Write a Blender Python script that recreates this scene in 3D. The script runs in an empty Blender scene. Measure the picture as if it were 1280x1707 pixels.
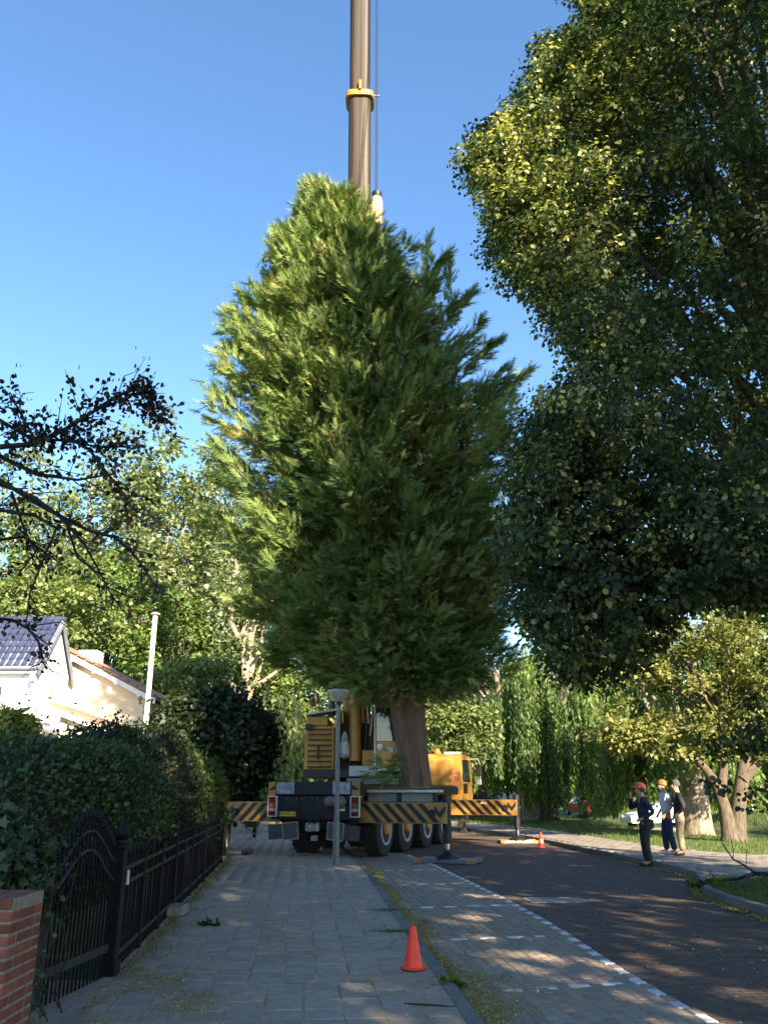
import bpy, bmesh, math, random
import numpy as np
from mathutils import Vector, Matrix

# ------------------------------------------------------------------ camera
F_PX, HOR, CAM_H = 1380.0, 1318.0, 1.65
PITCH = math.atan((HOR - 853.5) / F_PX)
SP, CP = math.sin(PITCH), math.cos(PITCH)
scene = bpy.context.scene
col = scene.collection
cam_d = bpy.data.cameras.new('camera')
cam_d.sensor_fit = 'VERTICAL'
cam_d.sensor_height = 24.0
cam_d.lens = F_PX / 1707.0 * 24.0
cam_d.clip_start = 0.05
cam_d.clip_end = 9000
cam = bpy.data.objects.new('camera', cam_d)
col.objects.link(cam)
cam.location = (0, 0, CAM_H)
cam.rotation_euler = (math.pi / 2 + PITCH, 0, 0)
scene.camera = cam

# ------------------------------------------------------------------ sky, sun, exposure
SUN_AZ = math.radians(27.5)      # behind the camera, to the right
SUN_EL = math.radians(27)
world = bpy.data.worlds.new('World')
scene.world = world
world.use_nodes = True
wn = world.node_tree
sky = wn.nodes.new('ShaderNodeTexSky')
sky.sky_type = 'NISHITA'
sky.sun_disc = False
sky.sun_elevation = SUN_EL
sky.sun_rotation = math.pi - SUN_AZ
sky.air_density = 1.0
sky.dust_density = 0.25
sky.ozone_density = 2.0
bg = wn.nodes['Background']
bg.inputs[1].default_value = 0.08
hs_ = wn.nodes.new('ShaderNodeHueSaturation'); hs_.inputs['Saturation'].default_value = 1.14
wn.links.new(sky.outputs[0], hs_.inputs['Color'])
wn.links.new(hs_.outputs[0], bg.inputs[0])
sd = bpy.data.lights.new('sun', 'SUN')
sd.energy = 5.0
sd.angle = math.radians(0.55)
sd.color = (1.0, 0.83, 0.6)
sun = bpy.data.objects.new('sun', sd)
col.objects.link(sun)
to_sun = Vector((math.sin(SUN_AZ) * math.cos(SUN_EL), -math.cos(SUN_AZ) * math.cos(SUN_EL), math.sin(SUN_EL)))
sun.rotation_euler = to_sun.to_track_quat('Z', 'Y').to_euler()
sun.location = to_sun * 60
scene.view_settings.view_transform = 'Standard'
scene.view_settings.look = 'None'
scene.view_settings.exposure = 2.2
scene.view_settings.gamma = 1.0
scene.render.engine = 'CYCLES'
scene.cycles.max_bounces = 6
scene.cycles.diffuse_bounces = 3
scene.cycles.glossy_bounces = 2
scene.cycles.transmission_bounces = 3
scene.cycles.transparent_max_bounces = 4

RNG = np.random.default_rng(7)
random.seed(11)
R = math.radians

def at(u, v, Y):
    """point at world depth Y seen at photo pixel (u, v)"""
    a = (u - 640) / F_PX; b = (853.5 - v) / F_PX
    y = CP - b * SP; t = Y / y
    return Vector((a * t, Y, CAM_H + (b * CP + SP) * t))
def gnd(u, v, z=0.0):
    a = (u - 640) / F_PX; b = (853.5 - v) / F_PX
    t = (z - CAM_H) / (b * CP + SP)
    return Vector((a * t, (CP - b * SP) * t, z))
def proj(P):
    P = np.asarray(P, float)
    d = P[:, 1] * CP + (P[:, 2] - CAM_H) * SP
    up = -P[:, 1] * SP + (P[:, 2] - CAM_H) * CP
    return 640 + F_PX * P[:, 0] / d, 853.5 - F_PX * up / d

# ------------------------------------------------------------------ materials
MATS = {}
def rgb(c): return (c[0], c[1], c[2], 1)
def mat(name, c, rough=0.7, metal=0.0, var=0.15, scale=6.0, bump=0.0, bscale=40.0, c2=None, rnd=0.0, spec=0.5, coat=0.0, streak=None):
    """principled surface with noise-varied colour, optional per-object variation and fine relief"""
    if name in MATS: return MATS[name]
    m = bpy.data.materials.new(name); m.use_nodes = True
    n = m.node_tree.nodes; l = m.node_tree.links
    p = n['Principled BSDF']
    p.inputs['Roughness'].default_value = rough
    p.inputs['Metallic'].default_value = metal
    p.inputs['Specular IOR Level'].default_value = spec
    p.inputs['Coat Weight'].default_value = coat
    tc = n.new('ShaderNodeTexCoord')
    no = n.new('ShaderNodeTexNoise'); no.inputs['Scale'].default_value = scale
    no.inputs['Detail'].default_value = 6; no.inputs['Roughness'].default_value = 0.65
    src = tc.outputs['Object']
    if streak:
        mp = n.new('ShaderNodeMapping'); mp.inputs['Scale'].default_value = streak
        l.new(src, mp.inputs[0]); src = mp.outputs[0]
    l.new(src, no.inputs['Vector'])
    r = n.new('ShaderNodeValToRGB')
    if c2 is None:
        a = tuple(x * (1 - var) for x in c); b = tuple(min(1, x * (1 + var)) for x in c)
    else: a, b = c, c2
    r.color_ramp.elements[0].position = 0.35; r.color_ramp.elements[0].color = rgb(a)
    r.color_ramp.elements[1].position = 0.65; r.color_ramp.elements[1].color = rgb(b)
    l.new(no.outputs[0], r.inputs[0])
    out = r.outputs[0]
    if rnd > 0:
        oi = n.new('ShaderNodeObjectInfo')
        mr = n.new('ShaderNodeMapRange'); mr.inputs[3].default_value = 1 - rnd; mr.inputs[4].default_value = 1 + rnd
        l.new(oi.outputs['Random'], mr.inputs[0])
        hv = n.new('ShaderNodeHueSaturation'); l.new(mr.outputs[0], hv.inputs['Value']); l.new(out, hv.inputs['Color'])
        out = hv.outputs[0]
    l.new(out, p.inputs['Base Color'])
    if bump > 0:
        b2 = n.new('ShaderNodeTexNoise'); b2.inputs['Scale'].default_value = bscale; b2.inputs['Detail'].default_value = 5
        l.new(src, b2.inputs['Vector'])
        bp = n.new('ShaderNodeBump'); bp.inputs['Strength'].default_value = bump; bp.inputs['Distance'].default_value = 0.02
        l.new(b2.outputs[0], bp.inputs['Height']); l.new(bp.outputs[0], p.inputs['Normal'])
    MATS[name] = m
    return m
def leafmat(name, ramp, trans=0.35, gloss=0.06, tcol=1.6, grough=0.4):
    gloss = gloss * .4; grough = max(grough, .5)
    """thin leaf: diffuse + light coming through + faint gloss, colour from the 'rnd' attribute of each leaf"""
    if name in MATS: return MATS[name]
    m = bpy.data.materials.new(name); m.use_nodes = True
    n = m.node_tree.nodes; l = m.node_tree.links
    n.remove(n['Principled BSDF']); out = n['Material Output']
    at_ = n.new('ShaderNodeAttribute'); at_.attribute_name = 'rnd'
    r = n.new('ShaderNodeValToRGB')
    while len(r.color_ramp.elements) < len(ramp): r.color_ramp.elements.new(0.5)
    for e, (p, c) in zip(r.color_ramp.elements, ramp): e.position = p; e.color = rgb(c)
    l.new(at_.outputs['Fac'], r.inputs[0])
    d = n.new('ShaderNodeBsdfDiffuse'); t = n.new('ShaderNodeBsdfTranslucent'); g = n.new('ShaderNodeBsdfGlossy')
    g.inputs['Roughness'].default_value = grough
    g.inputs['Color'].default_value = (0.9, 0.95, 0.9, 1)
    l.new(r.outputs[0], d.inputs[0])
    mx = n.new('ShaderNodeMixRGB'); mx.blend_type = 'MULTIPLY'; mx.inputs[0].default_value = 1
    mx.inputs[2].default_value = (tcol, tcol * 1.05, tcol * 0.45, 1)
    l.new(r.outputs[0], mx.inputs[1]); l.new(mx.outputs[0], t.inputs[0])
    a = n.new('ShaderNodeMixShader'); a.inputs[0].default_value = trans
    l.new(d.outputs[0], a.inputs[1]); l.new(t.outputs[0], a.inputs[2])
    b = n.new('ShaderNodeMixShader'); b.inputs[0].default_value = gloss
    l.new(a.outputs[0], b.inputs[1]); l.new(g.outputs[0], b.inputs[2])
    l.new(b.outputs[0], out.inputs[0])
    MATS[name] = m
    return m
def glassmat(name, c=(0.02, 0.025, 0.03)):
    return mat(name, c, rough=0.06, var=0.1, spec=0.8)

# ------------------------------------------------------------------ objects
def obj(name, me, m=None, parent=None, kind=None, loc=None, rot=None):
    o = bpy.data.objects.new(name, me); col.objects.link(o)
    if m is not None and me is not None and not me.materials: me.materials.append(m)
    if parent: o.parent = parent
    if kind: o['kind'] = kind
    if loc is not None: o.location = loc
    if rot is not None: o.rotation_euler = rot
    return o
def tag(o, label, cat, group=None):
    o['label'] = label; o['category'] = cat
    if group: o['group'] = group
    return o
def thing(name, label, cat, loc=(0, 0, 0), rotz=0.0, group=None):
    o = bpy.data.objects.new(name, None); col.objects.link(o)
    o.empty_display_size = 0.2
    o.location = loc; o.rotation_euler = (0, 0, rotz)
    return tag(o, label, cat, group)
def copy_tree(o, parent=None):
    c = o.copy(); col.objects.link(c); c.parent = parent
    for ch in list(o.children): copy_tree(ch, c)
    return c

class MB:
    """collects simple shapes into one mesh"""
    def __init__(self): self.v = []; self.f = []; self.off = Vector((0, 0, 0))
    def add(self, vs, fs):
        b = len(self.v); self.v += [tuple(x) for x in vs]; self.f += [[i + b for i in q] for q in fs]; return self
    def box(self, c, s, rot=None, bev=0.0):
        hx, hy, hz = s[0] / 2, s[1] / 2, s[2] / 2
        if bev <= 0:
            vs = [Vector((x, y, z)) for z in (-hz, hz) for y in (-hy, hy) for x in (-hx, hx)]
            fs = [(0, 2, 3, 1), (4, 5, 7, 6), (0, 1, 5, 4), (2, 6, 7, 3), (0, 4, 6, 2), (1, 3, 7, 5)]
        else:
            bm = bmesh.new(); bmesh.ops.create_cube(bm, size=1)
            bmesh.ops.scale(bm, vec=s, verts=bm.verts)
            bmesh.ops.bevel(bm, geom=bm.edges[:], offset=bev, segments=1, affect='EDGES')
            bm.verts.index_update()
            vs = [v.co.copy() for v in bm.verts]; fs = [[v.index for v in f.verts] for f in bm.faces]; bm.free()
        if rot is not None: vs = [rot @ v for v in vs]
        c = Vector(c)
        return self.add([v + c for v in vs], fs)
    def span(self, a, b, bev=0.0):
        a = Vector(a); b = Vector(b)
        return self.box((a + b) / 2, (abs(b.x - a.x), abs(b.y - a.y), abs(b.z - a.z)), bev=bev)
    def bar(self, a, b, w, h=None, up=(0, 0, 1)):
        a = Vector(a); b = Vector(b); d = (b - a); L = d.length; d.normalize()
        u = Vector(up)
        if abs(u.dot(d)) > 0.98: u = Vector((0, 1, 0))
        s = d.cross(u).normalized(); u = s.cross(d)
        rot = Matrix((s, d, u)).transposed()
        return self.box((a + b) / 2, (w, L, h if h else w), rot)
    def tube(self, pts, rad, n=8, cap=True, wob=0.0):
        pts = [Vector(p) for p in pts]
        if not hasattr(rad, '__len__'): rad = [rad] * len(pts)
        vs = []; k = len(pts)
        ref = Vector((0.13, 0.97, 0.2))
        for i, p in enumerate(pts):
            t = (pts[min(i + 1, k - 1)] - pts[max(i - 1, 0)]).normalized()
            r0 = ref if abs(ref.dot(t)) < 0.95 else Vector((1, 0, 0))
            s = t.cross(r0).normalized(); q = s.cross(t)
            for j in range(n):
                an = 2 * math.pi * j / n
                rr = rad[i] * (1 + (random.uniform(-wob, wob) if wob else 0))
                vs.append(p + s * (math.cos(an) * rr) + q * (math.sin(an) * rr))
        fs = [(i * n + j, i * n + (j + 1) % n, (i + 1) * n + (j + 1) % n, (i + 1) * n + j) for i in range(k - 1) for j in range(n)]
        if cap: fs += [list(range(n))[::-1], [(k - 1) * n + j for j in range(n)]]
        return self.add(vs, fs)
    def lathe(self, prof, c=(0, 0, 0), n=24, axis='Z', sx=1.0):
        """prof: (radius, height) pairs round an axis"""
        vs = []; c = Vector(c)
        for r, h in prof:
            for j in range(n):
                an = 2 * math.pi * j / n
                x, y = r * math.cos(an), r * math.sin(an)
                vs.append(c + (Vector((x, y, h)) if axis == 'Z' else Vector((h, x, y)) if axis == 'X' else Vector((x, h, y))))
        k = len(prof)
        fs = [(i * n + j, i * n + (j + 1) % n, (i + 1) * n + (j + 1) % n, (i + 1) * n + j) for i in range(k - 1) for j in range(n)]
        fs += [list(range(n))[::-1], [(k - 1) * n + j for j in range(n)]]
        return self.add(vs, fs)
    def prism(self, poly, a, b):
        """poly in (y,z), extruded along x from a to b"""
        n = len(poly)
        vs = [(a, p[0], p[1]) for p in poly] + [(b, p[0], p[1]) for p in poly]
        fs = [list(range(n))[::-1], list(range(n, 2 * n))] + [(i, (i + 1) % n, n + (i + 1) % n, n + i) for i in range(n)]
        return self.add(vs, fs)
    def plate(self, poly, nrm, th):
        """flat polygon (3-D points) given a thickness along nrm"""
        n = len(poly); nrm = Vector(nrm) * th
        p = [Vector(q) for q in poly]
        vs = [q for q in p] + [q + nrm for q in p]
        fs = [list(range(n))[::-1], list(range(n, 2 * n))] + [(i, (i + 1) % n, n + (i + 1) % n, n + i) for i in range(n)]
        return self.add(vs, fs)
    def mesh(self, name, smooth=False):
        me = bpy.data.meshes.new(name)
        o = self.off
        me.from_pydata([(v[0] - o.x, v[1] - o.y, v[2] - o.z) for v in self.v], [], self.f)
        bm = bmesh.new(); bm.from_mesh(me); bmesh.ops.recalc_face_normals(bm, faces=bm.faces); bm.to_mesh(me); bm.free()
        if smooth:
            me.polygons.foreach_set('use_smooth', [True] * len(me.polygons))
            me.set_sharp_from_angle(angle=R(40))
        return me
    def build(self, name, m, parent=None, smooth=False, kind=None, loc=None, rot=None):
        return obj(name, self.mesh(name, smooth), m, parent, kind, loc, rot)
    def xf(self, M):
        self.v = [tuple(M @ Vector(v)) for v in self.v]; return self

def np_mesh(name, V, faces_k, nper, rnd=None):
    """V (N,k,3), faces_k list of quads/tris on the k verts of one piece"""
    N, k = V.shape[:2]
    me = bpy.data.meshes.new(name)
    me.vertices.add(N * k); me.vertices.foreach_set('co', V.reshape(-1).astype(np.float32))
    idx = []; tot = []
    for f in faces_k: idx += list(f); tot.append(len(f))
    idx = np.array(idx); tot = np.array(tot)
    L = (idx[None, :] + (np.arange(N) * k)[:, None]).reshape(-1)
    T = np.tile(tot, N)
    me.loops.add(len(L)); me.loops.foreach_set('vertex_index', L.astype(np.int32))
    me.polygons.add(len(T))
    st = np.concatenate([[0], np.cumsum(T)[:-1]])
    me.polygons.foreach_set('loop_start', st.astype(np.int32))
    me.polygons.foreach_set('loop_total', T.astype(np.int32))
    if rnd is not None:
        a = me.attributes.new('rnd', 'FLOAT', 'POINT')
        a.data.foreach_set('value', np.repeat(rnd, k).astype(np.float32))
    me.update(calc_edges=True)
    return me

def unit(a): return a / (np.linalg.norm(a, axis=-1, keepdims=True) + 1e-9)
T_LEAF = np.array([(0, 0, 0), (.36, .22, .07), (.38, .62, .09), (0, 1, -.05), (-.38, .62, .09), (-.36, .22, .07)]), [(0, 1, 2, 3), (0, 3, 4, 5)]
T_QUAD = np.array([(0, 0, 0), (.34, .45, .05), (0, 1, -.04), (-.34, .45, .05)]), [(0, 1, 2, 3)]
T_NARROW = np.array([(0, 0, 0), (.11, .45, .02), (0, 1, -.03), (-.11, .45, .02)]), [(0, 1, 2, 3)]
T_IVY = np.array([(0, 0, 0), (.5, -.05, .03), (.38, .35, .06), (.62, .55, .02), (.22, .62, .05), (0, 1.05, 0), (-.22, .62, .05), (-.62, .55, .02), (-.38, .35, .06), (-.5, -.05, .03)]), [(0, 1, 2, 3, 4, 5), (0, 5, 6, 7, 8, 9)]
T_ROUND = np.array([(0, 0, 0), (.44, .5, .09), (0, 1, -.05), (-.44, .5, .09)]), [(0, 1, 2, 3)]
def _frond():
    v = []; f = []
    def tri(p, q, w):
        p = np.array(p, float); q = np.array(q, float); d = q - p; s = np.array([d[1], -d[0], 0]); s /= np.linalg.norm(s)
        b = len(v); v.extend([p - s * w, p + s * w, q]); f.append((b, b + 1, b + 2))
    for i in range(7):
        t = 0.03 + 0.125 * i
        L = 0.46 * (1 - 0.62 * t)
        for s in (-1, 1):
            z = 0.08 * math.sin(i * 2.1 + s)
            tri((0, t, 0), (s * L * 0.56, t + L * 0.83, z - .06), 0.040 - .014 * t)
    tri((0, 0.0, 0), (0, 1.15, 0.03), 0.03)
    return np.array(v), f
T_FROND = _frond()

def leaf_obj(name, C, D, Nn, S, rnd, tmpl, m, parent, kind='stuff', base=(0, 0, 0)):
    C = np.asarray(C, float) - np.array(base)
    D = unit(np.asarray(D, float)); side = unit(np.cross(Nn, D)); n2 = np.cross(D, side)
    T, fs = tmpl
    V = C[:, None, :] + S[:, None, None] * (T[None, :, 0:1] * side[:, None, :] + T[None, :, 1:2] * D[:, None, :] + T[None, :, 2:3] * n2[:, None, :])
    me = np_mesh(name, V, fs, len(T), np.clip(rnd, 0, 1))
    return obj(name, me, m, parent, kind)

def clump_leaves(rng, C, rad, per, size, droop=0.35, flat=0.75, cvar=0.25, shell=0.5):
    """leaves spread through clumps; C (n,3), rad (n,). returns centres, dirs, normals, sizes, rnd"""
    n = len(C); N = n * per
    k = np.repeat(np.arange(n), per)
    o = unit(rng.normal(size=(N, 3)))
    rr = rng.random(N) ** shell
    P = C[k] + o * (rr * rad[k])[:, None] * np.array([1, 1, flat])
    nn = unit(o * 0.7 + np.array([0, 0, 0.75]) + rng.normal(size=(N, 3)) * 0.45)
    d = o * np.array([1, 1, .35]) + rng.normal(size=(N, 3)) * 0.6 + np.array([0, 0, -droop])
    S = size * rng.uniform(0.65, 1.25, N)
    tone = rng.normal(0.5, cvar * .6, n)[k] + rng.normal(0, cvar * .7, N)
    return P, d, nn, S, tone

def limb_path(a, b, sag=0.1, k=6):
    a = Vector(a); b = Vector(b); L = (b - a).length
    j = Vector((random.uniform(-1, 1), random.uniform(-1, 1), random.uniform(0.2, 1))) * sag * L
    return [a.lerp(b, t) + j * (4 * t * (1 - t)) + Vector((random.uniform(-1, 1), random.uniform(-1, 1), random.uniform(-1, 1))) * 0.02 * L * (0 < i < k) for i, t in ((i, i / k) for i in range(k + 1))]

def env_points(rng, n, c, r, inner=0.55, keep=None, lump=0.22):
    """clump centres in the outer part of an uneven ellipsoid"""
    out = []
    c = np.array(c, float); r = np.array(r, float)
    ph = rng.uniform(0, 6.28, 6)
    while len(out) < n:
        o = unit(rng.normal(size=(n, 3)))
        f = 1 + lump * (np.sin(o[:, 0] * 4 + ph[0]) * np.sin(o[:, 2] * 5 + ph[1]) + np.sin(o[:, 1] * 6 + ph[2]) * np.cos(o[:, 2] * 3 + ph[3]))
        s = (inner ** 3 + (1 - inner ** 3) * rng.random(n)) ** (1 / 3)
        P = c + o * r * (s * f)[:, None]
        if keep is not None: P = P[keep(P)]
        out += list(P)
    return np.array(out[:n])

BARK = mat('bark', (0.045, 0.036, 0.028), 0.95, var=0.5, scale=5, bump=0.9, bscale=14, streak=(3, 3, 0.6))
BARK_PALE = mat('bark_pale', (0.14, 0.11, 0.08), 0.9, c2=(.36, .29, .21), scale=3.5, bump=1.0, bscale=9, streak=(4, 4, 0.5))
def broadleaf(name, label, cat, base, trunk_r, fork_z, C, rad, per, size, m, bark=BARK, limbs=12, tmpl=T_QUAD, group=None, seed=1, droop=.35, cvar=.25, lean=(0, 0), coh=0.0, shell=.5, flat=.75):
    rng = np.random.default_rng(seed); random.seed(seed)
    t = thing(name, label, cat, base, 0, group)
    b = Vector(base)
    tb = MB(); top = Vector((lean[0], lean[1], fork_z))
    pts = [Vector((0, 0, -0.1)), Vector((0, 0, 0.25)), top * 0.4, top * 0.75, top]
    tb.tube(pts, [trunk_r * 1.45, trunk_r * 1.12, trunk_r * .95, trunk_r * .85, trunk_r * .75], 12, wob=.08)
    hi = max(C[:, 2]) - b.z
    lead = [top, top + Vector((0.2, 0.1, (hi - fork_z) * .45)), top + Vector((0, 0, (hi - fork_z) * .85))]
    tb.tube(lead, [trunk_r * .72, trunk_r * .42, trunk_r * .08], 8)
    tr = tb.build('trunk', bark, t, True)
    pick = rng.choice(len(C), min(limbs, len(C)), replace=False)
    for i in pick:
        e = Vector(C[i]) - b
        z0 = fork_z + max(0, (e.z - fork_z)) * random.uniform(0.05, 0.5)
        s = Vector((top.x, top.y, z0))
        L = (e - s).length
        r0 = trunk_r * random.uniform(.28, .5)
        p = limb_path(s, e, .1)
        MB().tube(p, [r0 * (1 - .85 * q / 6) for q in range(7)], 6, cap=False).build('limb', bark, t, True)
    P, d, nn, S, tn = clump_leaves(rng, C, rad, per, size, droop, flat, cvar, shell)
    if coh > 0:
        cn = unit(unit(C - np.mean(C, axis=0)) * .8 + np.array([0, 0, .7]) + rng.normal(0, .35, C.shape))
        nn = unit(nn * (1 - coh) + np.repeat(cn, per, axis=0) * coh)
    leaf_obj('crown', P, d, nn, S, tn, tmpl, m, t, base=base)
    return t

# ================================================================== GROUND
def curve(pts):
    xs = np.array([p[0] for p in pts], float); vs = np.array([p[1] for p in pts], float)
    def f(y):
        y = np.asarray(y, float)
        return sum(np.interp(y + d, xs, vs) for d in (-1.2, -.6, 0, .6, 1.2)) / 5
    return f
FX = curve([(-10, -.6), (0, -1.6), (8.55, -2.51), (12.5, -2.92), (21, -3.81), (28, -4.9), (35, -6.2), (60, -13)])   # fence line
KX = curve([(-10, 2.0), (0, 1.25), (8.24, .61), (11, .36), (15.3, 0), (19.5, -.36), (26, -1.1), (35, -2.8), (60, -9.5)])  # kerb of left pavement
DX = curve([(-10, 5.2), (0, 3.8), (7.07, 2.62), (8.5, 2.44), (11.25, 2.36), (13.4, 2.2), (15.6, 1.98), (17.2, 1.75), (20.5, 1.40), (26, .5), (35, -1.3), (60, -8)])  # edge of parking bay
RX = curve([(-10, 6.0), (5, 5.5), (12.5, 5.28), (15.6, 5.22), (16.6, 5.9), (17.8, 6.33), (20.8, 6.15), (23.8, 5.75), (28, 5.45), (32, 5.1), (36.8, 4.0), (45, 1.5), (60, -4)])  # right kerb
GX = curve([(-10, 40), (16.4, 30), (18.5, 16), (20.5, 11.5), (22.7, 9.6), (24.3, 8.3), (30.7, 7.5), (38.4, 6.7), (45, 4.2), (60, -1.5)])  # far edge of right pavement
CX = curve([(-10, 60), (14, 40), (22, 19), (28, 14.3), (34, 12.0), (40, 11.2), (55, 11.0), (70, 8)])   # near bank of canal

GRASSG = mat('grass_ground', (0.045, 0.075, 0.018), 0.95, c2=(0.10, 0.13, 0.035), scale=1.6, bump=0.6, bscale=30)
def gz(x, y):
    x = np.asarray(x, float); y = np.asarray(y, float)
    z = np.where(x > RX(y) + .1, 0.085, -0.06)
    z = np.where(x < FX(y), 0.03, z)
    d = x - CX(y)
    near = (y > 14) & (y < 95)
    z = np.where(near & (d > 0), 0.085 - np.clip(d, 0, 1.2) * 0.55, z)
    z = np.where(near & (d > 7.5), -0.575 + np.clip((d - 7.5) / 3.0, 0, 1) * 1.0, z)
    return z
gxs = np.concatenate([[-4000, -900, -250, -90, -45], np.arange(-30, 42, .5), [60, 110, 300, 1000, 4000]])
gys = np.concatenate([[-4000, -900, -250, -80, -30], np.arange(-12, 72, .5), [80, 95, 130, 220, 500, 1500, 5000]])
GXX, GYY = np.meshgrid(gxs, gys)
GZ = gz(GXX, GYY)
nx, ny = len(gxs), len(gys)
me = bpy.data.meshes.new('ground')
vv = np.stack([GXX, GYY, GZ], -1).reshape(-1, 3)
ff = [(j * nx + i, j * nx + i + 1, (j + 1) * nx + i + 1, (j + 1) * nx + i) for j in range(ny - 1) for i in range(nx - 1)]
me.from_pydata(vv.tolist(), [], ff)
ground = obj('ground', me, GRASSG, kind='structure')

def strip(name, fl, fr, y0, y1, z, m, n=90, parent=None):
    ys = np.linspace(y0, y1, n)
    a = fl(ys); b = fr(ys)
    vs = [(a[i], ys[i], z) for i in range(n)] + [(b[i], ys[i], z) for i in range(n)]
    fs = [(i, n + i, n + i + 1, i + 1) for i in range(n - 1)]
    me = bpy.data.meshes.new(name); me.from_pydata(vs, [], fs)
    return obj(name, me, m, parent, None if parent else 'structure')

def pavemat(name, ramp, dust=(0.30, 0.21, 0.085), dust_lo=0.46, dust_hi=0.80, dust_max=0.55, rough=0.8, wear=0.25, bump=.25):
    m = bpy.data.materials.new(name); m.use_nodes = True
    n = m.node_tree.nodes; l = m.node_tree.links; p = n['Principled BSDF']
    p.inputs['Roughness'].default_value = rough
    p.inputs['Specular IOR Level'].default_value = 0.35
    oi = n.new('ShaderNodeObjectInfo'); a = n.new('ShaderNodeAttribute'); a.attribute_name = 'rnd'
    s = n.new('ShaderNodeMath'); s.operation = 'ADD'; l.new(oi.outputs['Random'], s.inputs[0]); l.new(a.outputs['Fac'], s.inputs[1])
    fr = n.new('ShaderNodeMath'); fr.operation = 'FRACT'; l.new(s.outputs[0], fr.inputs[0])
    r = n.new('ShaderNodeValToRGB')
    while len(r.color_ramp.elements) < len(ramp): r.color_ramp.elements.new(0.5)
    for e, (q, c) in zip(r.color_ramp.elements, ramp): e.position = q; e.color = rgb(c)
    l.new(fr.outputs[0], r.inputs[0])
    g = n.new('ShaderNodeNewGeometry')
    n1 = n.new('ShaderNodeTexNoise'); n1.inputs['Scale'].default_value = 9; n1.inputs['Detail'].default_value = 8; n1.inputs['Roughness'].default_value = .7
    l.new(g.outputs['Position'], n1.inputs['Vector'])
    mr = n.new('ShaderNodeMapRange'); mr.inputs[1].default_value = .3; mr.inputs[2].default_value = .7; mr.inputs[3].default_value = 1 - wear; mr.inputs[4].default_value = 1 + wear
    l.new(n1.outputs[0], mr.inputs[0])
    hv = n.new('ShaderNodeHueSaturation'); l.new(mr.outputs[0], hv.inputs['Value']); l.new(r.outputs[0], hv.inputs['Color'])
    n2 = n.new('ShaderNodeTexNoise'); n2.inputs['Scale'].default_value = 1.1; n2.inputs['Detail'].default_value = 9; n2.inputs['Roughness'].default_value = .72
    l.new(g.outputs['Position'], n2.inputs['Vector'])
    m2 = n.new('ShaderNodeMapRange'); m2.inputs[1].default_value = dust_lo; m2.inputs[2].default_value = dust_hi; m2.inputs[3].default_value = 0.02; m2.inputs[4].default_value = dust_max
    l.new(n2.outputs[0], m2.inputs[0])
    mx = n.new('ShaderNodeMixRGB'); mx.inputs[2].default_value = rgb(dust)
    l.new(m2.outputs[0], mx.inputs[0]); l.new(hv.outputs[0], mx.inputs[1]); l.new(mx.outputs[0], p.inputs['Base Color'])
    n3 = n.new('ShaderNodeTexNoise'); n3.inputs['Scale'].default_value = 70; n3.inputs['Detail'].default_value = 4
    l.new(g.outputs['Position'], n3.inputs['Vector'])
    bp = n.new('ShaderNodeBump'); bp.inputs['Strength'].default_value = bump; bp.inputs['Distance'].default_value = .01
    l.new(n3.outputs[0], bp.inputs['Height']); l.new(bp.outputs[0], p.inputs['Normal'])
    return m
SAND = mat('joint_sand', (0.20, 0.16, 0.095), 0.95, c2=(0.46, 0.34, 0.17), scale=2.2, bump=.5, bscale=60)
JOINT_DARK = mat('joint_dark', (0.035, 0.030, 0.026), 0.95, c2=(0.14, 0.10, 0.05), scale=1.4, bump=.4, bscale=60)
TILE = pavemat('pavement_tile', [(0, (0.265, 0.225, 0.19)), (.5, (0.31, 0.262, 0.215)), (.8, (0.345, 0.28, 0.222)), (1, (0.275, 0.225, 0.185))])
BAYB = pavemat('bay_brick', [(0, (0.215, 0.172, 0.138)), (.6, (0.26, 0.21, 0.168)), (1, (0.30, 0.242, 0.19))], dust_lo=.46)
ROADB = pavemat('road_brick', [(0, (0.058, 0.038, 0.030)), (.5, (0.080, 0.053, 0.041)), (.8, (0.082, 0.061, 0.049)), (1, (0.10, 0.060, 0.045))], dust_lo=.68, dust_hi=.9, dust_max=.3)
PALE = pavemat('pale_tile', [(0, (0.17, 0.15, 0.135)), (1, (0.24, 0.205, 0.175))], dust_lo=.55, dust_max=.4)
WHITEB = pavemat('white_block', [(0, (0.46, 0.47, 0.48)), (1, (0.60, 0.61, 0.61))], dust_lo=.6, dust_max=.3)
KERBM = pavemat('kerb_stone', [(0, (0.10, 0.10, 0.10)), (1, (0.16, 0.155, 0.145))], dust_lo=.55, dust_max=.6)

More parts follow.
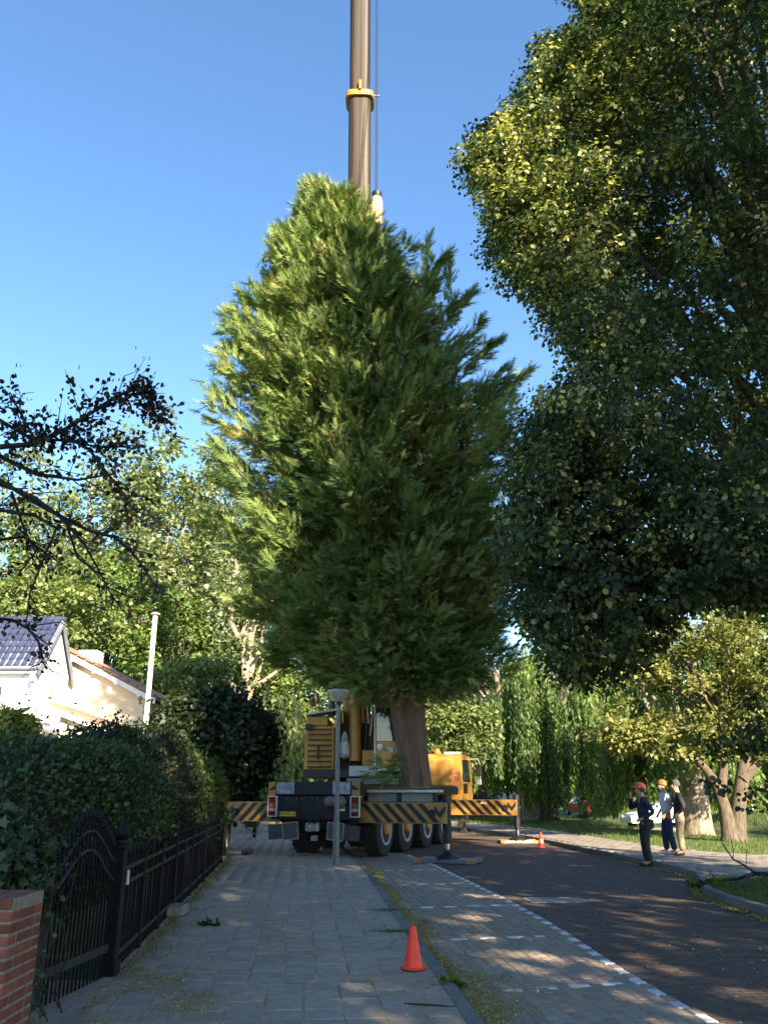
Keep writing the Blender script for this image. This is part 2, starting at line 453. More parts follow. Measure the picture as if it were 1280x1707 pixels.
def paver_verts(w, d, h, c=.006):
    x, y = w / 2, d / 2
    q = [(-1, -1), (1, -1), (1, 1), (-1, 1)]
    v = [(a * x, b * y, -h) for a, b in q] + [(a * x, b * y, -c) for a, b in q] + [(a * (x - c), b * (y - c), 0) for a, b in q]
    f = [(8, 9, 10, 11)] + [(i, (i + 1) % 4, 4 + (i + 1) % 4, 4 + i) for i in range(4)] + [(4 + i, 4 + (i + 1) % 4, 8 + (i + 1) % 4, 8 + i) for i in range(4)]
    return np.array(v, float), f
PAVE_TH = math.atan(0.098)
EV = np.array([-math.sin(PAVE_TH), math.cos(PAVE_TH)]); CV = np.array([math.cos(PAVE_TH), math.sin(PAVE_TH)])
def lay(parent, pname, stuffname, P, z, th, w, d, h, m, limit=290, jig=.004):
    """P (n,2) centres: the pieces that show largest become objects, the rest one joined part"""
    rng = np.random.default_rng(len(P))
    n = len(P)
    zz = z + rng.uniform(-.0035, .0015, n)
    ang = th + rng.normal(0, .006, n)
    P = P + rng.normal(0, jig * .3, (n, 2))
    tv, tf = paver_verts(w, d, h)
    u, v = proj(np.column_stack([P, zz]))
    dep = P[:, 1] * CP - CAM_H * SP
    inview = (u > -20) & (u < 1300) & (v < 1720) & (dep > 1)
    score = np.where(inview, 1.0 / np.maximum(dep, .1), -1)
    order = np.argsort(-score)
    big = [i for i in order[:limit] if score[i] > 0]
    rest = np.setdiff1d(np.arange(n), big)
    me = bpy.data.meshes.new(pname); me.from_pydata(tv.tolist(), [], tf); me.materials.append(m)
    for i in big:
        o = bpy.data.objects.new(pname, me); col.objects.link(o); o.parent = parent
        o.location = (P[i, 0], P[i, 1], zz[i]); o.rotation_euler = (rng.normal(0, .004), rng.normal(0, .004), ang[i])
    if len(rest):
        c, s = np.cos(ang[rest]), np.sin(ang[rest])
        V = np.empty((len(rest), len(tv), 3))
        V[:, :, 0] = P[rest, 0:1] + c[:, None] * tv[None, :, 0] - s[:, None] * tv[None, :, 1]
        V[:, :, 1] = P[rest, 1:2] + s[:, None] * tv[None, :, 0] + c[:, None] * tv[None, :, 1]
        V[:, :, 2] = zz[rest][:, None] + tv[None, :, 2]
        obj(stuffname, np_mesh(stuffname, V[:, 4:], [tuple(q - 4 for q in f_) for f_ in tf if min(f_) >= 4], len(tv) - 4, rng.random(len(rest))), m, parent, 'stuff')

def grid(s0, s1, t0, t1, ds, dt, bond, org=(0, 8.3), along=False):
    """rows across (or along) the paving direction; bond = shift of every second row"""
    out = []
    ts = np.arange(t0, t1, dt)
    for k, t in enumerate(ts):
        ss = np.arange(s0, s1, ds) + (bond if k % 2 else 0)
        out.append(np.column_stack([org[0] + ss * CV[0] + t * EV[0], org[1] + ss * CV[1] + t * EV[1]]))
    return np.concatenate(out)
def grid_al(s0, s1, t0, t1, ds, dt, bond, org=(0, 8.3)):
    out = []
    for k, s in enumerate(np.arange(s0, s1, ds)):
        tt = np.arange(t0, t1, dt) + (bond if k % 2 else 0)
        out.append(np.column_stack([org[0] + s * CV[0] + tt * EV[0], org[1] + s * CV[1] + tt * EV[1]]))
    return np.concatenate(out)

# --- left pavement: square tiles, stacked in front, half bond behind
SW_Z = .055
sidewalk = strip('sidewalk', lambda y: FX(y) - .06, lambda y: KX(y), -6, 58, SW_Z - .005, SAND)
pa = grid_al(-6, 3, -12, 0, .302, .302, 0)
pb = grid_al(-9.5, 3, 0.02, 34, .302, .302, .151)
tp = np.concatenate([pa, pb])
kx_, fx_ = KX(tp[:, 1]), FX(tp[:, 1])
cutr = (tp[:, 0] + .149 > kx_ - .112) & (tp[:, 0] - .149 < kx_ - .16)
cutl = (tp[:, 0] - .149 < fx_ - .05) & (tp[:, 0] + .149 > fx_ + .0)
for i in np.where((cutr | cutl) & (tp[:, 1] < 32))[0]:
    x0, x1 = tp[i, 0] - .147, tp[i, 0] + .147
    if cutr[i]: x1 = kx_[i] - .114
    if cutl[i]: x0 = fx_[i] - .05
    if x1 - x0 < .03: continue
    b_ = MB(); tv0, tf0 = paver_verts(x1 - x0, .294, .05); b_.add(tv0.tolist(), tf0)
    b_.build('cut_tile', TILE, sidewalk, loc=((x0 + x1) / 2, tp[i, 1], SW_Z - .001), rot=(0, 0, PAVE_TH))
ok = (tp[:, 0] - .149 > fx_ - .05) & (tp[:, 0] + .149 < kx_ - .112)
lay(sidewalk, 'paving_tile', 'far_paving_tiles', tp[ok], SW_Z, PAVE_TH, .286, .294, .05, TILE)
for y in np.arange(5.75, 8.45, .302):
    xr = float(FX(y)) - .056
    for xl, xq in ((xr - .29, xr), (xr - .59, xr - .296)):
        b_ = MB(); tv0, tf0 = paver_verts(xq - xl, .292, .05); b_.add(tv0.tolist(), tf0)
        b_.build('cut_tile', TILE, sidewalk, loc=((xl + xq) / 2, y, SW_Z - .002), rot=(0, 0, PAVE_TH))
# edging stones at the kerb
ks = np.arange(-4, 44, 1.0)
for y in ks:
    a = Vector((float(KX(y)) - .055, y + .004, 0)); b = Vector((float(KX(y + 1)) - .055, y + .996, 0))
    MB().bar(a + Vector((0, 0, SW_Z - .055)), b + Vector((0, 0, SW_Z - .055)), .11, .12).build('kerb_stone', KERBM, sidewalk)

# --- parking bay
bay = strip('parking_bay', lambda y: KX(y) - .02, lambda y: DX(y) + .02, -6, 58, -.007, SAND)
bp_ = grid_al(-1, 6, -12, 24, .104, .208, .104)
ok = (bp_[:, 0] > KX(bp_[:, 1]) + .06) & (bp_[:, 0] < DX(bp_[:, 1]) - .17)
bp_ = bp_[ok]
white_pts = []
for y in np.arange(8.98 - .44 * 9, 24, .44):
    white_pts.append((float(DX(y)) - .158, y))
cross = []
for y0, y1 in ((8.2, 8.52), (10.82, 11.1), (13.6, 13.9), (16.7, 17.0), (19.6, 19.9)):
    for q in (0, 1, 2, 3, 4):
        f = q / 4.0
        x = (float(KX(y0)) + .5) * (1 - f) + (float(DX(y1)) - .1) * f
        cross.append((x, y0 * (1 - f) + y1 * f))
cross = np.array(cross); wp = np.array(white_pts)
d1 = np.min(np.linalg.norm((bp_[:, None, :] - cross[None]) * np.array([.7, 1.1]), axis=2), axis=1)
lay(bay, 'paving_brick', 'far_paving_bricks', bp_[d1 > .085], 0, PAVE_TH, .099, .203, .05, BAYB)
lay(bay, 'white_marking_block', 'x', cross, .003, PAVE_TH, .20, .082, .05, WHITEB)
lay(bay, 'white_marking_block', 'far_marking_blocks', wp, .007, PAVE_TH, .099, .203, .05, WHITEB)
# bricks between the white blocks and the edge
edge = [(float(DX(y)) - .158, y + .22) for y in wp[:, 1]]
lay(bay, 'edge_brick', 'far_edge_bricks', np.array(edge), .005, PAVE_TH, .099, .205, .05, BAYB, limit=120)

# --- carriageway
road = strip('road', lambda y: DX(y) + .02, lambda y: RX(y) + .06, -6, 58, -.018, JOINT_DARK)
sol = []
for y in np.arange(5, 34, .104): sol.append((float(DX(y)) + .005, y))
lay(road, 'border_brick', 'far_border_bricks', np.array(sol), .005, PAVE_TH * 1.2, .203, .099, .05, ROADB, limit=110)
rp = grid(-1, 9, -4, 30, .208, .104, .104)
rp = rp[(rp[:, 0] > DX(rp[:, 1]) + .0) & (rp[:, 0] < RX(rp[:, 1]) - .22)]
c0 = gnd(925, 1500)
rp = rp[~((np.abs(rp[:, 0] - c0.x) < .46) & (np.abs(rp[:, 1] - c0.y) < .30))]
lay(road, 'road_brick', 'far_road_bricks', rp, 0, PAVE_TH, .203, .099, .05, ROADB)
gut = []
for y in np.arange(6, 34, .208): gut.append((float(RX(y)) - .085, y))
gut = np.array(gut); lay(road, 'gutter_brick', 'far_gutter_bricks', gut, -.004, .02, .18, .2, .05, ROADB, limit=80)
# cover plate in the road
CONC = mat('concrete', (0.20, 0.195, 0.185), .85, var=.2, scale=14, bump=.3)
IRON = mat('cast_iron', (0.06, 0.062, 0.065), .5, metal=.6, var=.3, scale=20, bump=.4)
cov = thing('manhole_cover', 'flat grey rectangular service cover set into the brick road', 'manhole cover', (c0.x, c0.y, -.02), PAVE_TH)
MB().box((0, 0, .008), (.86, .54, .02)).build('cover_plate', IRON, cov)
fr = MB()
for s in (-1, 1):
    fr.box((0, s * .285, .010), (.92, .03, .028)); fr.box((s * .445, 0, .010), (.03, .54, .028))
fr.build('cover_frame', CONC, cov)

# --- right pavement and kerb
right = strip('right_sidewalk', lambda y: RX(y) + .13, GX, 16.9, 58, .094, SAND, n=140)
q = grid(4, 22, 6, 36, .302, .302, .151)
q = q[(q[:, 0] > RX(q[:, 1]) + .30) & (q[:, 0] < GX(q[:, 1]) - .1) & (q[:, 1] > 17.1)]
lay(right, 'paving_tile', 'far_paving_tiles', q, .112, PAVE_TH, .294, .294, .03, PALE, limit=250)
for y in np.arange(4, 56, 1.0):
    a = Vector((float(RX(y)) + .065, y + .004, .045)); b = Vector((float(RX(y + 1)) + .065, y + .996, .045))
    MB().bar(a, b, .13, .15).build('kerb_stone', KERBM, right)

# --- canal
WATER = mat('canal_water', (0.035, 0.05, 0.03), 0.08, var=.3, scale=1.2, bump=.15, bscale=5, spec=.6)
water = strip('canal_water', lambda y: CX(y) + .7, lambda y: CX(y) + 8.6, 15, 94, -.42, WATER)
DUCK = leafmat('duckweed', [(0, (.16, .19, .03)), (1, (.3, .3, .06))], .1, .02)
rng = np.random.default_rng(3)
n = 5000
yy = rng.uniform(24, 34, n); xx = CX(yy) + 1.0 + rng.random(n) ** 2 * 3
leaf_obj('duckweed', np.column_stack([xx, yy, np.full(n, -.415)]), rng.normal(size=(n, 3)) * [1, 1, 0], np.tile([0, 0, 1.], (n, 1)), rng.uniform(.05, .16, n), rng.random(n), T_QUAD, DUCK, water)

# --- grass blades, weeds, fallen blossom
GRASS = leafmat('grass_blade', [(0, (.03, .06, .012)), (.5, (.06, .11, .02)), (.85, (.12, .17, .035)), (1, (.24, .2, .08))], .35, .03)
T_BLADE = np.array([(-.06, 0, 0), (.06, 0, 0), (.02, 1, .22), (-.02, 1, .22)]), [(0, 1, 2, 3)]
def grass(name, label, P, s, seed, m=GRASS, lean=.5):
    rng = np.random.default_rng(seed); n = len(P)
    D = np.tile([0, 0, 1.], (n, 1)) + rng.normal(0, lean, (n, 3)) * [1, 1, .1]
    o = leaf_obj(name, P, D, rng.normal(size=(n, 3)), s * rng.uniform(.5, 1.3, n), rng.random(n), T_BLADE, m, None)
    return tag(o, label, 'grass')
n = 30000
y = rng.uniform(8, 17.2, n); x = RX(y) + .16 + rng.random(n) * 6.5
k = x < GX(y) + 50
grass('verge_grass', 'short rough grass on the verge in front of the fallen branch', np.column_stack([x, y, np.full(n, .075)])[k], .085, 5)
n = 34000
y = 17.5 + 45 * rng.random(n) ** 1.6; x = GX(y) + rng.random(n) ** 1.1 * 12
keep = (x < CX(y) + .6)
x, y = x[keep], y[keep]
grass('park_grass', 'mown grass between the far pavement and the canal', np.column_stack([x, y, gz(x, y) - .01]), .13, 6)
n = 16000
y = rng.uniform(26, 70, n); x = CX(y) + 8.4 + rng.random(n) * 16
grass('bank_grass', 'grass on the far bank of the canal below the parked cars', np.column_stack([x, y, gz(x, y) - .01]), .3, 9)
# weeds in the joint along the fence and at the kerb
n = 5200
y = rng.uniform(8.7, 24, n); x = FX(y) + .07 + np.abs(rng.normal(0, .10, n)) * (0.6 + .8 * np.sin(y * 2.1) ** 2)
grass('fence_weeds', 'low weeds and grass tufts along the foot of the iron fence', np.column_stack([x, y, np.full(n, SW_Z - .01)]), .05, 10,
      leafmat('weed', [(0, (.05, .08, .02)), (.6, (.12, .14, .04)), (1, (.3, .23, .09))], .3, .02), .9)
BLOSSOM = leafmat('fallen_blossom', [(0, (0.160, 0.116, 0.042)), (.4, (0.352, 0.256, 0.084)), (.8, (0.480, 0.357, 0.126)), (1, (0.672, 0.527, 0.210))], .15, .02)
def litter(name, label, P, s, seed):
    rng = np.random.default_rng(seed); n = len(P)
    o = leaf_obj(name, P, rng.normal(size=(n, 3)) * [1, 1, .15], np.tile([0, 0, 1.], (n, 1)) + rng.normal(0, .3, (n, 3)), s * rng.uniform(.5, 1.5, n), rng.random(n), T_QUAD, BLOSSOM, None)
    return tag(o, label, 'litter')
n = 30000
y = 6.2 + 15 * rng.random(n) ** 1.25
wd = .10 + .09 * np.sin(y * 1.7) + .05 * np.sin(y * 5.3) + .10 * np.exp(-((y - 8.0) / 1.0) ** 2)
x = KX(y) + .02 + np.abs(rng.normal(0, 1, n)) * np.clip(wd, .05, .3)
ysb = np.linspace(6.0, 21, 260); wr = .55 * np.clip(.10 + .09 * np.sin(ysb * 1.7) + .05 * np.sin(ysb * 5.3) + .10 * np.exp(-((ysb - 8.0) / 1.0) ** 2), .04, .3) * (1 + .35 * rng.random(260)) * np.clip((21 - ysb) / 8, 0, 1)
BEDM = mat('blossom_bed', (.16, .125, .06), .95, c2=(.40, .32, .15), scale=14, bump=.9, bscale=90)
vb = [(float(KX(a)) - .003, a, .0065) for a in ysb] + [(float(KX(a)) + w_ * .6 + .01, a, .0115) for a, w_ in zip(ysb, wr)] + [(float(KX(a)) + w_ * 1.5 + .02, a, .0035) for a, w_ in zip(ysb, wr)]
mb_ = bpy.data.meshes.new('blossom_bed'); mb_.from_pydata(vb, [], [(k * 260 + i, (k + 1) * 260 + i, (k + 1) * 260 + i + 1, k * 260 + i + 1) for k in range(2) for i in range(259)])
tag(obj('blossom_bed', mb_, BEDM, None, 'stuff'), 'matted band of yellow blossom dust lying against the pavement kerb', 'litter')
litter('blossom_litter', 'yellow fallen linden blossom gathered along the kerb of the parking bay', np.column_stack([x, y, np.full(n, .006) + rng.random(n) * .012]), .017, 21)
n = 16000
y = 6.3 + 11 * rng.random(n) ** 1.5
x = rng.uniform(-2.4, .6, n)
pm = np.sin(x * 3.1 + y * 1.7) + np.sin(x * 1.3 - y * 2.3 + 1) + rng.normal(0, .5, n)
k = (x < KX(y) - .05) & (x > FX(y) + .05) & (pm > .55)
litter('pavement_litter', 'thin scatter of yellow blossom and bits over the pavement tiles', np.column_stack([x, y, np.full(n, SW_Z + .004)])[k], .014, 22)
n = 9000
y = 6.9 + 1.9 * rng.random(n); x = FX(y) + .05 + rng.random(n) ** 1.4 * 1.0
pm = np.sin(x * 5 + y * 3.7) + np.sin(x * 7.3 - y * 4.3 + 1) + rng.normal(0, .5, n)
k = pm > .1
litter('gate_litter', 'patch of yellow blossom litter on the tiles before the gate', np.column_stack([x, y, np.full(n, SW_Z + .004)])[k], .015, 23)
n = 2200
y = rng.uniform(6.5, 24, n); x = rng.uniform(-3, 6, n)
k = (x < RX(y) - .1) & (x > FX(y) + .1)
x, y = x[k], y[k]
litter('road_litter', 'stray leaf bits scattered over bricks of bay and road', np.column_stack([x, y, np.where(x < KX(y), SW_Z, 0) + .005]), .03, 24)
n = 8000
y = rng.uniform(9, 22, n); x = RX(y) - .02 - np.abs(rng.normal(0, .10, n))
litter('gutter_litter', 'dry blossom litter along the right-hand kerb', np.column_stack([x, y, np.full(n, .004)]), .03, 25)

# ================================================================== CRANE
YEL = mat('crane_yellow', (0.27, 0.135, 0.028), .5, c2=(.46, .225, .03), scale=2.2, coat=.1, bump=.08, bscale=8)
YELD = mat('crane_yellow_dirty', (0.34, 0.17, 0.035), .6, c2=(.48, .25, .045), scale=3)
BLK = mat('crane_black', (0.005, 0.005, 0.006), .55, var=.4, scale=5)
STRB = mat('stripe_black', (0.006, 0.006, 0.0065), .5, var=.4, scale=9)
STRY = mat('stripe_yellow', (0.34, 0.18, 0.035), .5, c2=(.22, .12, .03), scale=7)
RUB = mat('tyre_rubber', (0.016, 0.016, 0.017), .85, var=.4, scale=10, bump=.3)
WHT = mat('white_paint', (0.72, 0.72, 0.70), .5, var=.12, scale=8)
GREYM = mat('grey_metal', (0.32, 0.33, 0.34), .45, metal=.5, var=.25, scale=9)
CHR = mat('chrome', (0.62, 0.62, 0.63), .18, metal=1.0, var=.05)
RED = mat('red_lens', (0.16, 0.014, 0.012), .25, var=.2)
ORG = mat('orange_lens', (0.75, 0.17, 0.02), .3, var=.1)
GLS = glassmat('dark_glass')
H20 = R(20)
crane = thing('mobile_crane', 'yellow and black four-axle mobile crane with raised boom parked across the pavement', 'crane', (-1.8, 22.3, 0), -H20)
CM = Matrix.Translation((-1.8, 22.3, 0)) @ Matrix.Rotation(-H20, 4, 'Z'); CI = CM.inverted()
def cp(name, m, parent=None, smooth=False, world=False, **k):
    """returns a builder whose mesh becomes a crane part"""
    mb = MB()
    def done():
        if world: mb.xf(CI)
        return mb.build(name, m, parent or crane, smooth)
    mb.done = done
    return mb
# carrier
b = cp('chassis_frame', BLK); b.span((-.45, .3, .75), (.45, 10.6, 1.35)); b.span((-1.0, .25, .85), (1.0, .95, 1.5)); b.span((-1.0, 8.7, .85), (1.0, 9.35, 1.5)); b.done()
b = cp('deck', BLK); b.span((-1.27, .26, 1.52), (1.27, 9.4, 1.80), .02); b.done()
b = cp('rear_beam', BLK); b.span((-1.28, 0, 1.54), (1.28, .25, 1.87), .015); RB = b.done()
b = cp('rear_panel', BLK); b.span((-1.22, .06, .95), (1.22, .24, 1.53), .01); RP = b.done()
for s in (-1, 1):
    b = MB(); b.span((s * .78 - .24, -.014, 1.57), (s * .78 + .24, .0, 1.855)); b.build('chequer_plate', mat('chequer_plate', (.36, .38, .40), .45, metal=.4, c2=(.12, .13, .14), scale=6, bump=.4, bscale=60), RB)
    # corner hazard plate with slanted stripes
    b = MB(); b.span((s * 1.17 - .105, -.012, 1.40), (s * 1.17 + .105, .0, 1.865)); hz = b.build('hazard_plate', STRY, RB)
    for zz in (1.40, 1.66):
        b = MB(); b.plate([(s * 1.17 - s * .10, -.013, zz + .02), (s * 1.17 - s * .10, -.013, zz + .13), (s * 1.17 + s * .10, -.013, zz + .01 - .0 + .0), (s * 1.17 + s * .02, -.013, zz)], (0, -1, 0), .004); b.build('hazard_stripe', STRB, hz)
    # tail light
    b = MB(); b.span((s * 1.15 - .115, -.02, 1.02), (s * 1.15 + .115, .06, 1.52)); tl = b.build('tail_light', BLK, crane)
    b = MB()
    for q in (-1, 1): b.span((s * 1.15 + q * .115 - .011, -.024, 1.02), (s * 1.15 + q * .115 + .011, .05, 1.52))
    b.span((s * 1.15 - .104, -.0235, 1.02), (s * 1.15 + .104, .05, 1.04)); b.span((s * 1.15 - .104, -.0235, 1.50), (s * 1.15 + .104, .05, 1.52)); b.build('light_frame', mat('frame_white', (.5, .5, .47), .5, var=.2), tl)
    for z0, z1, mm in ((1.37, 1.49, RED), (1.24, 1.355, mat('amber_dim', (.22, .05, .02), .3)), (1.15, 1.225, mat('white_lens', (.25, .25, .24), .3)), (1.06, 1.135, RED)):
        b = MB(); b.span((s * 1.15 - .085, -.03, z0), (s * 1.15 + .085, -.0195, z1)); b.build('lens', mm, tl)
    # mesh mud guard
    b = MB(); rot = Matrix.Rotation(R(5 * s), 3, 'Y')
    b.box((s * .98, .06, .66), (.55, .04, .36), rot); mg = b.build('mud_guard', mat('mud_guard_grey', (.045, .045, .047), .8, var=.3, scale=8), crane)
    b = MB(); b.box((s * .62, .02, .68), (.44, .02, .40), rot); b.build('guard_panel', mat('guard_panel', (.06, .06, .063), .7, var=.3, scale=10), mg)
    b = MB()
    for q in (-1, 1):
        b.box(Vector((s * .62, .012, .68)) + rot @ Vector((q * .215, 0, 0)), (.022, .025, .42), rot); b.box(Vector((s * .62, .012, .68)) + rot @ Vector((0, 0, q * .20)), (.41, .024, .022), rot)
    b.build('guard_frame', GREYM, mg)
b = cp('number_plate', mat('plate_yellow', (.62, .42, .03), .4, var=.08)); b.span((-1.0, .02, 1.03), (-.5, .055, 1.14)); NP = b.done()
b = MB(); b.span((-1.0, .016, 1.031), (-.945, .0195, 1.139)); b.build('plate_band', mat('plate_blue', (.02, .06, .35), .4), NP)
def text(txt, size, m, parent, loc, rot, name='lettering', ext=.002):
    cu = bpy.data.curves.new('t', 'FONT'); cu.body = txt; cu.size = size; cu.extrude = ext; cu.align_x = 'CENTER'; cu.align_y = 'CENTER'
    o = bpy.data.objects.new('t', cu); col.objects.link(o)
    bpy.context.view_layer.update()
    me = bpy.data.meshes.new_from_object(o.evaluated_get(bpy.context.evaluated_depsgraph_get()))
    bpy.data.objects.remove(o)
    return obj(name, me, m, parent, None, loc, rot)
text('BW-FD-61', .105, STRB, NP, (-.72, .018, 1.085), (R(90), 0, 0))
b = cp('sticker', WHT); b.span((.60, .045, 1.17), (.86, .058, 1.27)); st = b.done()
b = MB(); b.span((.615, .041, 1.205), (.845, .0445, 1.26)); b.build('red_print', mat('print_red', (.30, .05, .07), .6, c2=(.5, .2, .22), scale=60), st)
b = cp('air_tank', mat('air_tank', (.13, .10, .08), .7, var=.3, scale=8), smooth=True); b.lathe([(.02, -.30), (.10, -.26), (.13, -.2), (.13, .2), (.10, .26), (.02, .30)], (.62, -.02, 1.39), 16, 'X'); b.done()
b = cp('tow_coupling', GREYM); b.box((0, 0, .78), (.34, .16, .2), bev=.02); b.tube([(0, -.02, .72), (0, -.16, .70), (0, -.2, .76), (0, -.16, .82), (0, -.02, .80)], .03, 8); b.box((.05, .02, .52), (.14, .1, .12)); b.done()
for x in (-.62, -.2, .22):
    b = MB(); b.span((x - .17, .045, 1.18), (x + .17, .058, 1.49)); pn_ = b.build('access_panel', mat('panel_black', (.010, .010, .011), .5, var=.4, scale=6), RP)
    for q in (-1, 1): MB().lathe([(.012, 0), (.012, .01)], (x + q * .14, .036, 1.46), 8, 'Y').build('bolt', GREYM, pn_)
for k, x in enumerate((-.12, -.05, .10, .16)):
    b = cp('air_hose', BLK, smooth=True); b.tube([(x, .02, 1.1), (x + .03, -.06, .98 - .02 * k), (x * .6, -.09, .86), (x * .4, -.02, .80)], .012, 6); b.done()
for s in (-1, 1):
    b = cp('reflector', RED, smooth=True); b.lathe([(.04, -.012), (.035, .0)], (s * .42, .02, 1.02), 14, 'Y'); b.done()
    b = cp('grab_handle', GREYM, smooth=True); b.tube([(s * 1.0, -.01, 1.60), (s * 1.0, -.07, 1.62), (s * 1.0, -.07, 1.80), (s * 1.0, -.01, 1.82)], .01, 6); b.done()
# wheels
def wheel(x, y, s, z=.68):
    t = MB(); t.lathe([(.40, -.22), (.56, -.235), (.65, -.20), (.675, -.14), (.68, 0), (.675, .14), (.65, .20), (.56, .235), (.40, .22)], (0, 0, 0), 28, 'X')
    for k in range(28):
        a = 2 * math.pi * k / 28
        for q in (-1, 1):
            t.box((q * .10, math.cos(a + q * .05) * .683, math.sin(a + q * .05) * .683), (.19, .07, .03), Matrix.Rotation(a - math.pi / 2, 3, 'X'))
    w = t.build('wheel', RUB, crane, True, loc=(x, y, z))
    MB().lathe([(.41, s * .15), (.41, s * .245), (.36, s * .25), (.335, s * .20), (.33, s * .15)], (0, 0, 0), 28, 'X').build('rim', mat('rim_paint', (.38, .38, .37), .55, var=.25, scale=10), w, True)
    MB().lathe([(.335, s * .02), (.335, s * .12), (.20, s * .14), (.2, s * .02)], (0, 0, 0), 24, 'X').build('disc', BLK, w, True)
    MB().lathe([(.17, s * .10), (.17, s * .25), (.13, s * .30), (.05, s * .31), (.02, s * .31)], (0, 0, 0), 18, 'X').build('hub', YEL, w, True)
    nb = MB()
    for k in range(10):
        a = 2 * math.pi * k / 10
        nb.box((s * .15, math.cos(a) * .255, math.sin(a) * .255), (.05, .03, .03))
    nb.build('wheel_nuts', GREYM, w, kind='stuff')
for y in (1.97, 3.74, 5.72, 7.6):
    for s in (-1, 1): wheel(s * 1.03, y, s)
for y in (1.97, 3.74, 5.72, 7.6):
    b = cp('axle', BLK); b.tube([(-.85, y, .68), (.85, y, .68)], .11, 10); b.done()
# marker posts between the wheels
for y in (.98, 4.73):
    b = cp('side_marker', STRB); b.span((1.20, y, .83), (1.275, y + .14, 1.36)); sm = b.done()
    for z in (.90, 1.18):
        b = MB(); b.span((1.198, y - .003, z), (1.279, y + .143, z + .12)); b.build('white_panel', WHT, sm)
# outriggers
def outrigger(y, s, ext, zlo, zhi, lettered=False):
    x0 = s * 1.1; x1 = s * ext
    b = cp('outrigger_beam', STRY); b.span((x0, y - .2, zlo), (x1, y + .2, zhi), .012); o = b.done()
    yf = y - .203
    L = abs(x1 - x0); pitch = .30
    k = 0
    h = zhi - zlo - .05
    while k * pitch < L - .66:
        xa = abs(x0) + .05 + k * pitch
        b = MB(); b.plate([(s * (xa + h), yf, zlo + .025), (s * (xa + h + .15), yf, zlo + .025), (s * (xa + .15), yf, zhi - .025), (s * xa, yf, zhi - .025)] if xa + h + .15 < abs(x1) - .02 else
                          [(s * (abs(x1) - .04), yf, zhi - .025 - (abs(x1) - .04 - xa - .15)), (s * (abs(x1) - .04), yf, zhi - .025 - (abs(x1) - .04 - xa)), (s * xa, yf, zhi - .025), (s * (xa + .15), yf, zhi - .025)], (0, -1, 0), .003)
        b.build('stripe', STRB, o); k += 1
    b = MB(); b.plate([(s * (abs(x1) - .30), yf - .001, zhi - .06), (s * (abs(x1) - .16), yf - .001, zhi - .06 - .17), (s * (abs(x1) - .02), yf - .001, zhi - .06), (s * (abs(x1) - .02), yf - .001, zhi - .19), (s * (abs(x1) - .16), yf - .001, zhi - .36), (s * (abs(x1) - .30), yf - .001, zhi - .19)], (0, -1, 0), .003); b.build('stripe', STRB, o)
    b = MB(); b.lathe([(.09, 0), (.09, .05), (.06, .06)], (0, 0, 0), 14, 'Y'); b.xf(Matrix.Translation((s * (abs(x1) - .36), yf - .06, (zlo + zhi) / 2))); b.build('lock_disc', BLK, o, True)
    if lettered: MB().span((s * 2.2, yf - .004, zhi - .14), (s * 2.42, yf - .001, zhi - .08)).build('white_print', mat('print_white', (.6, .6, .58), .6, c2=(.2, .17, .12), scale=50), o)
    j = cp('jack', BLK, smooth=True); j.tube([(x1 - s * .04, y, zlo - .45), (x1 - s * .04, y, zhi + .16)], .105, 14); jk = j.done()
    MB().tube([(x1 - s * .04, y, .16), (x1 - s * .04, y, zlo - .44)], .062, 14).build('jack_rod', CHR, jk, True)
    MB().lathe([(.30, .10), (.30, .13), (.10, .24), (.085, .30)], (x1 - s * .04, y, 0), 16).build('jack_foot', BLK, jk, True)
    return CM @ Vector((x1 - s * .04, y, 0))
pads = []
for y, s, e, zl, zh, let in ((.55, 1, 3.40, .88, 1.37, False), (.55, -1, 2.8, .88, 1.37, False), (9.0, 1, 3.42, .86, 1.36, True), (9.0, -1, 2.45, .86, 1.36, False)):
    pads.append(outrigger(y, s, e, zl, zh, let))
labs = ['steel outrigger mat with yellow corner blocks on the road edge nearest the camera', 'dark outrigger mat beside the hedge end under the left striped beam', 'pale outrigger mat under the far striped beam next to the small cone', 'outrigger mat hidden behind the crane on the far left side']
for k, (p, lb) in enumerate(zip(pads, labs)):
    if k == 3: continue
    z0 = SW_Z if p.x < float(KX(p.y)) else 0.0
    t = thing('outrigger_mat', lb, 'outrigger mat', (p.x, p.y, z0), -H20 if k == 0 else 0.0, 'mats under the crane jacks')
    hw = (.74, .66, .62)[k]
    MB().box((0, 0, .052), (hw * 2, .86, .085), bev=.012).build('mat_plate', mat('mat_steel' + str(k == 2), (.10, .105, .11) if k != 2 else (.28, .25, .2), .6, var=.4, scale=6, bump=.3), t)
    for sx in (-1, 1):
        for sy in (-1, 1):
            MB().box((sx * (hw - .09), sy * .385, .056), (.19, .10, .093)).build('corner_block', STRY if k != 1 else BLK, t)
    hd = MB(); hd.tube([(-.12, -.44, .09), (-.05, -.45, .17), (.05, -.45, .17), (.12, -.44, .09)], .018, 6); hd.build('lift_handle', BLK, t)
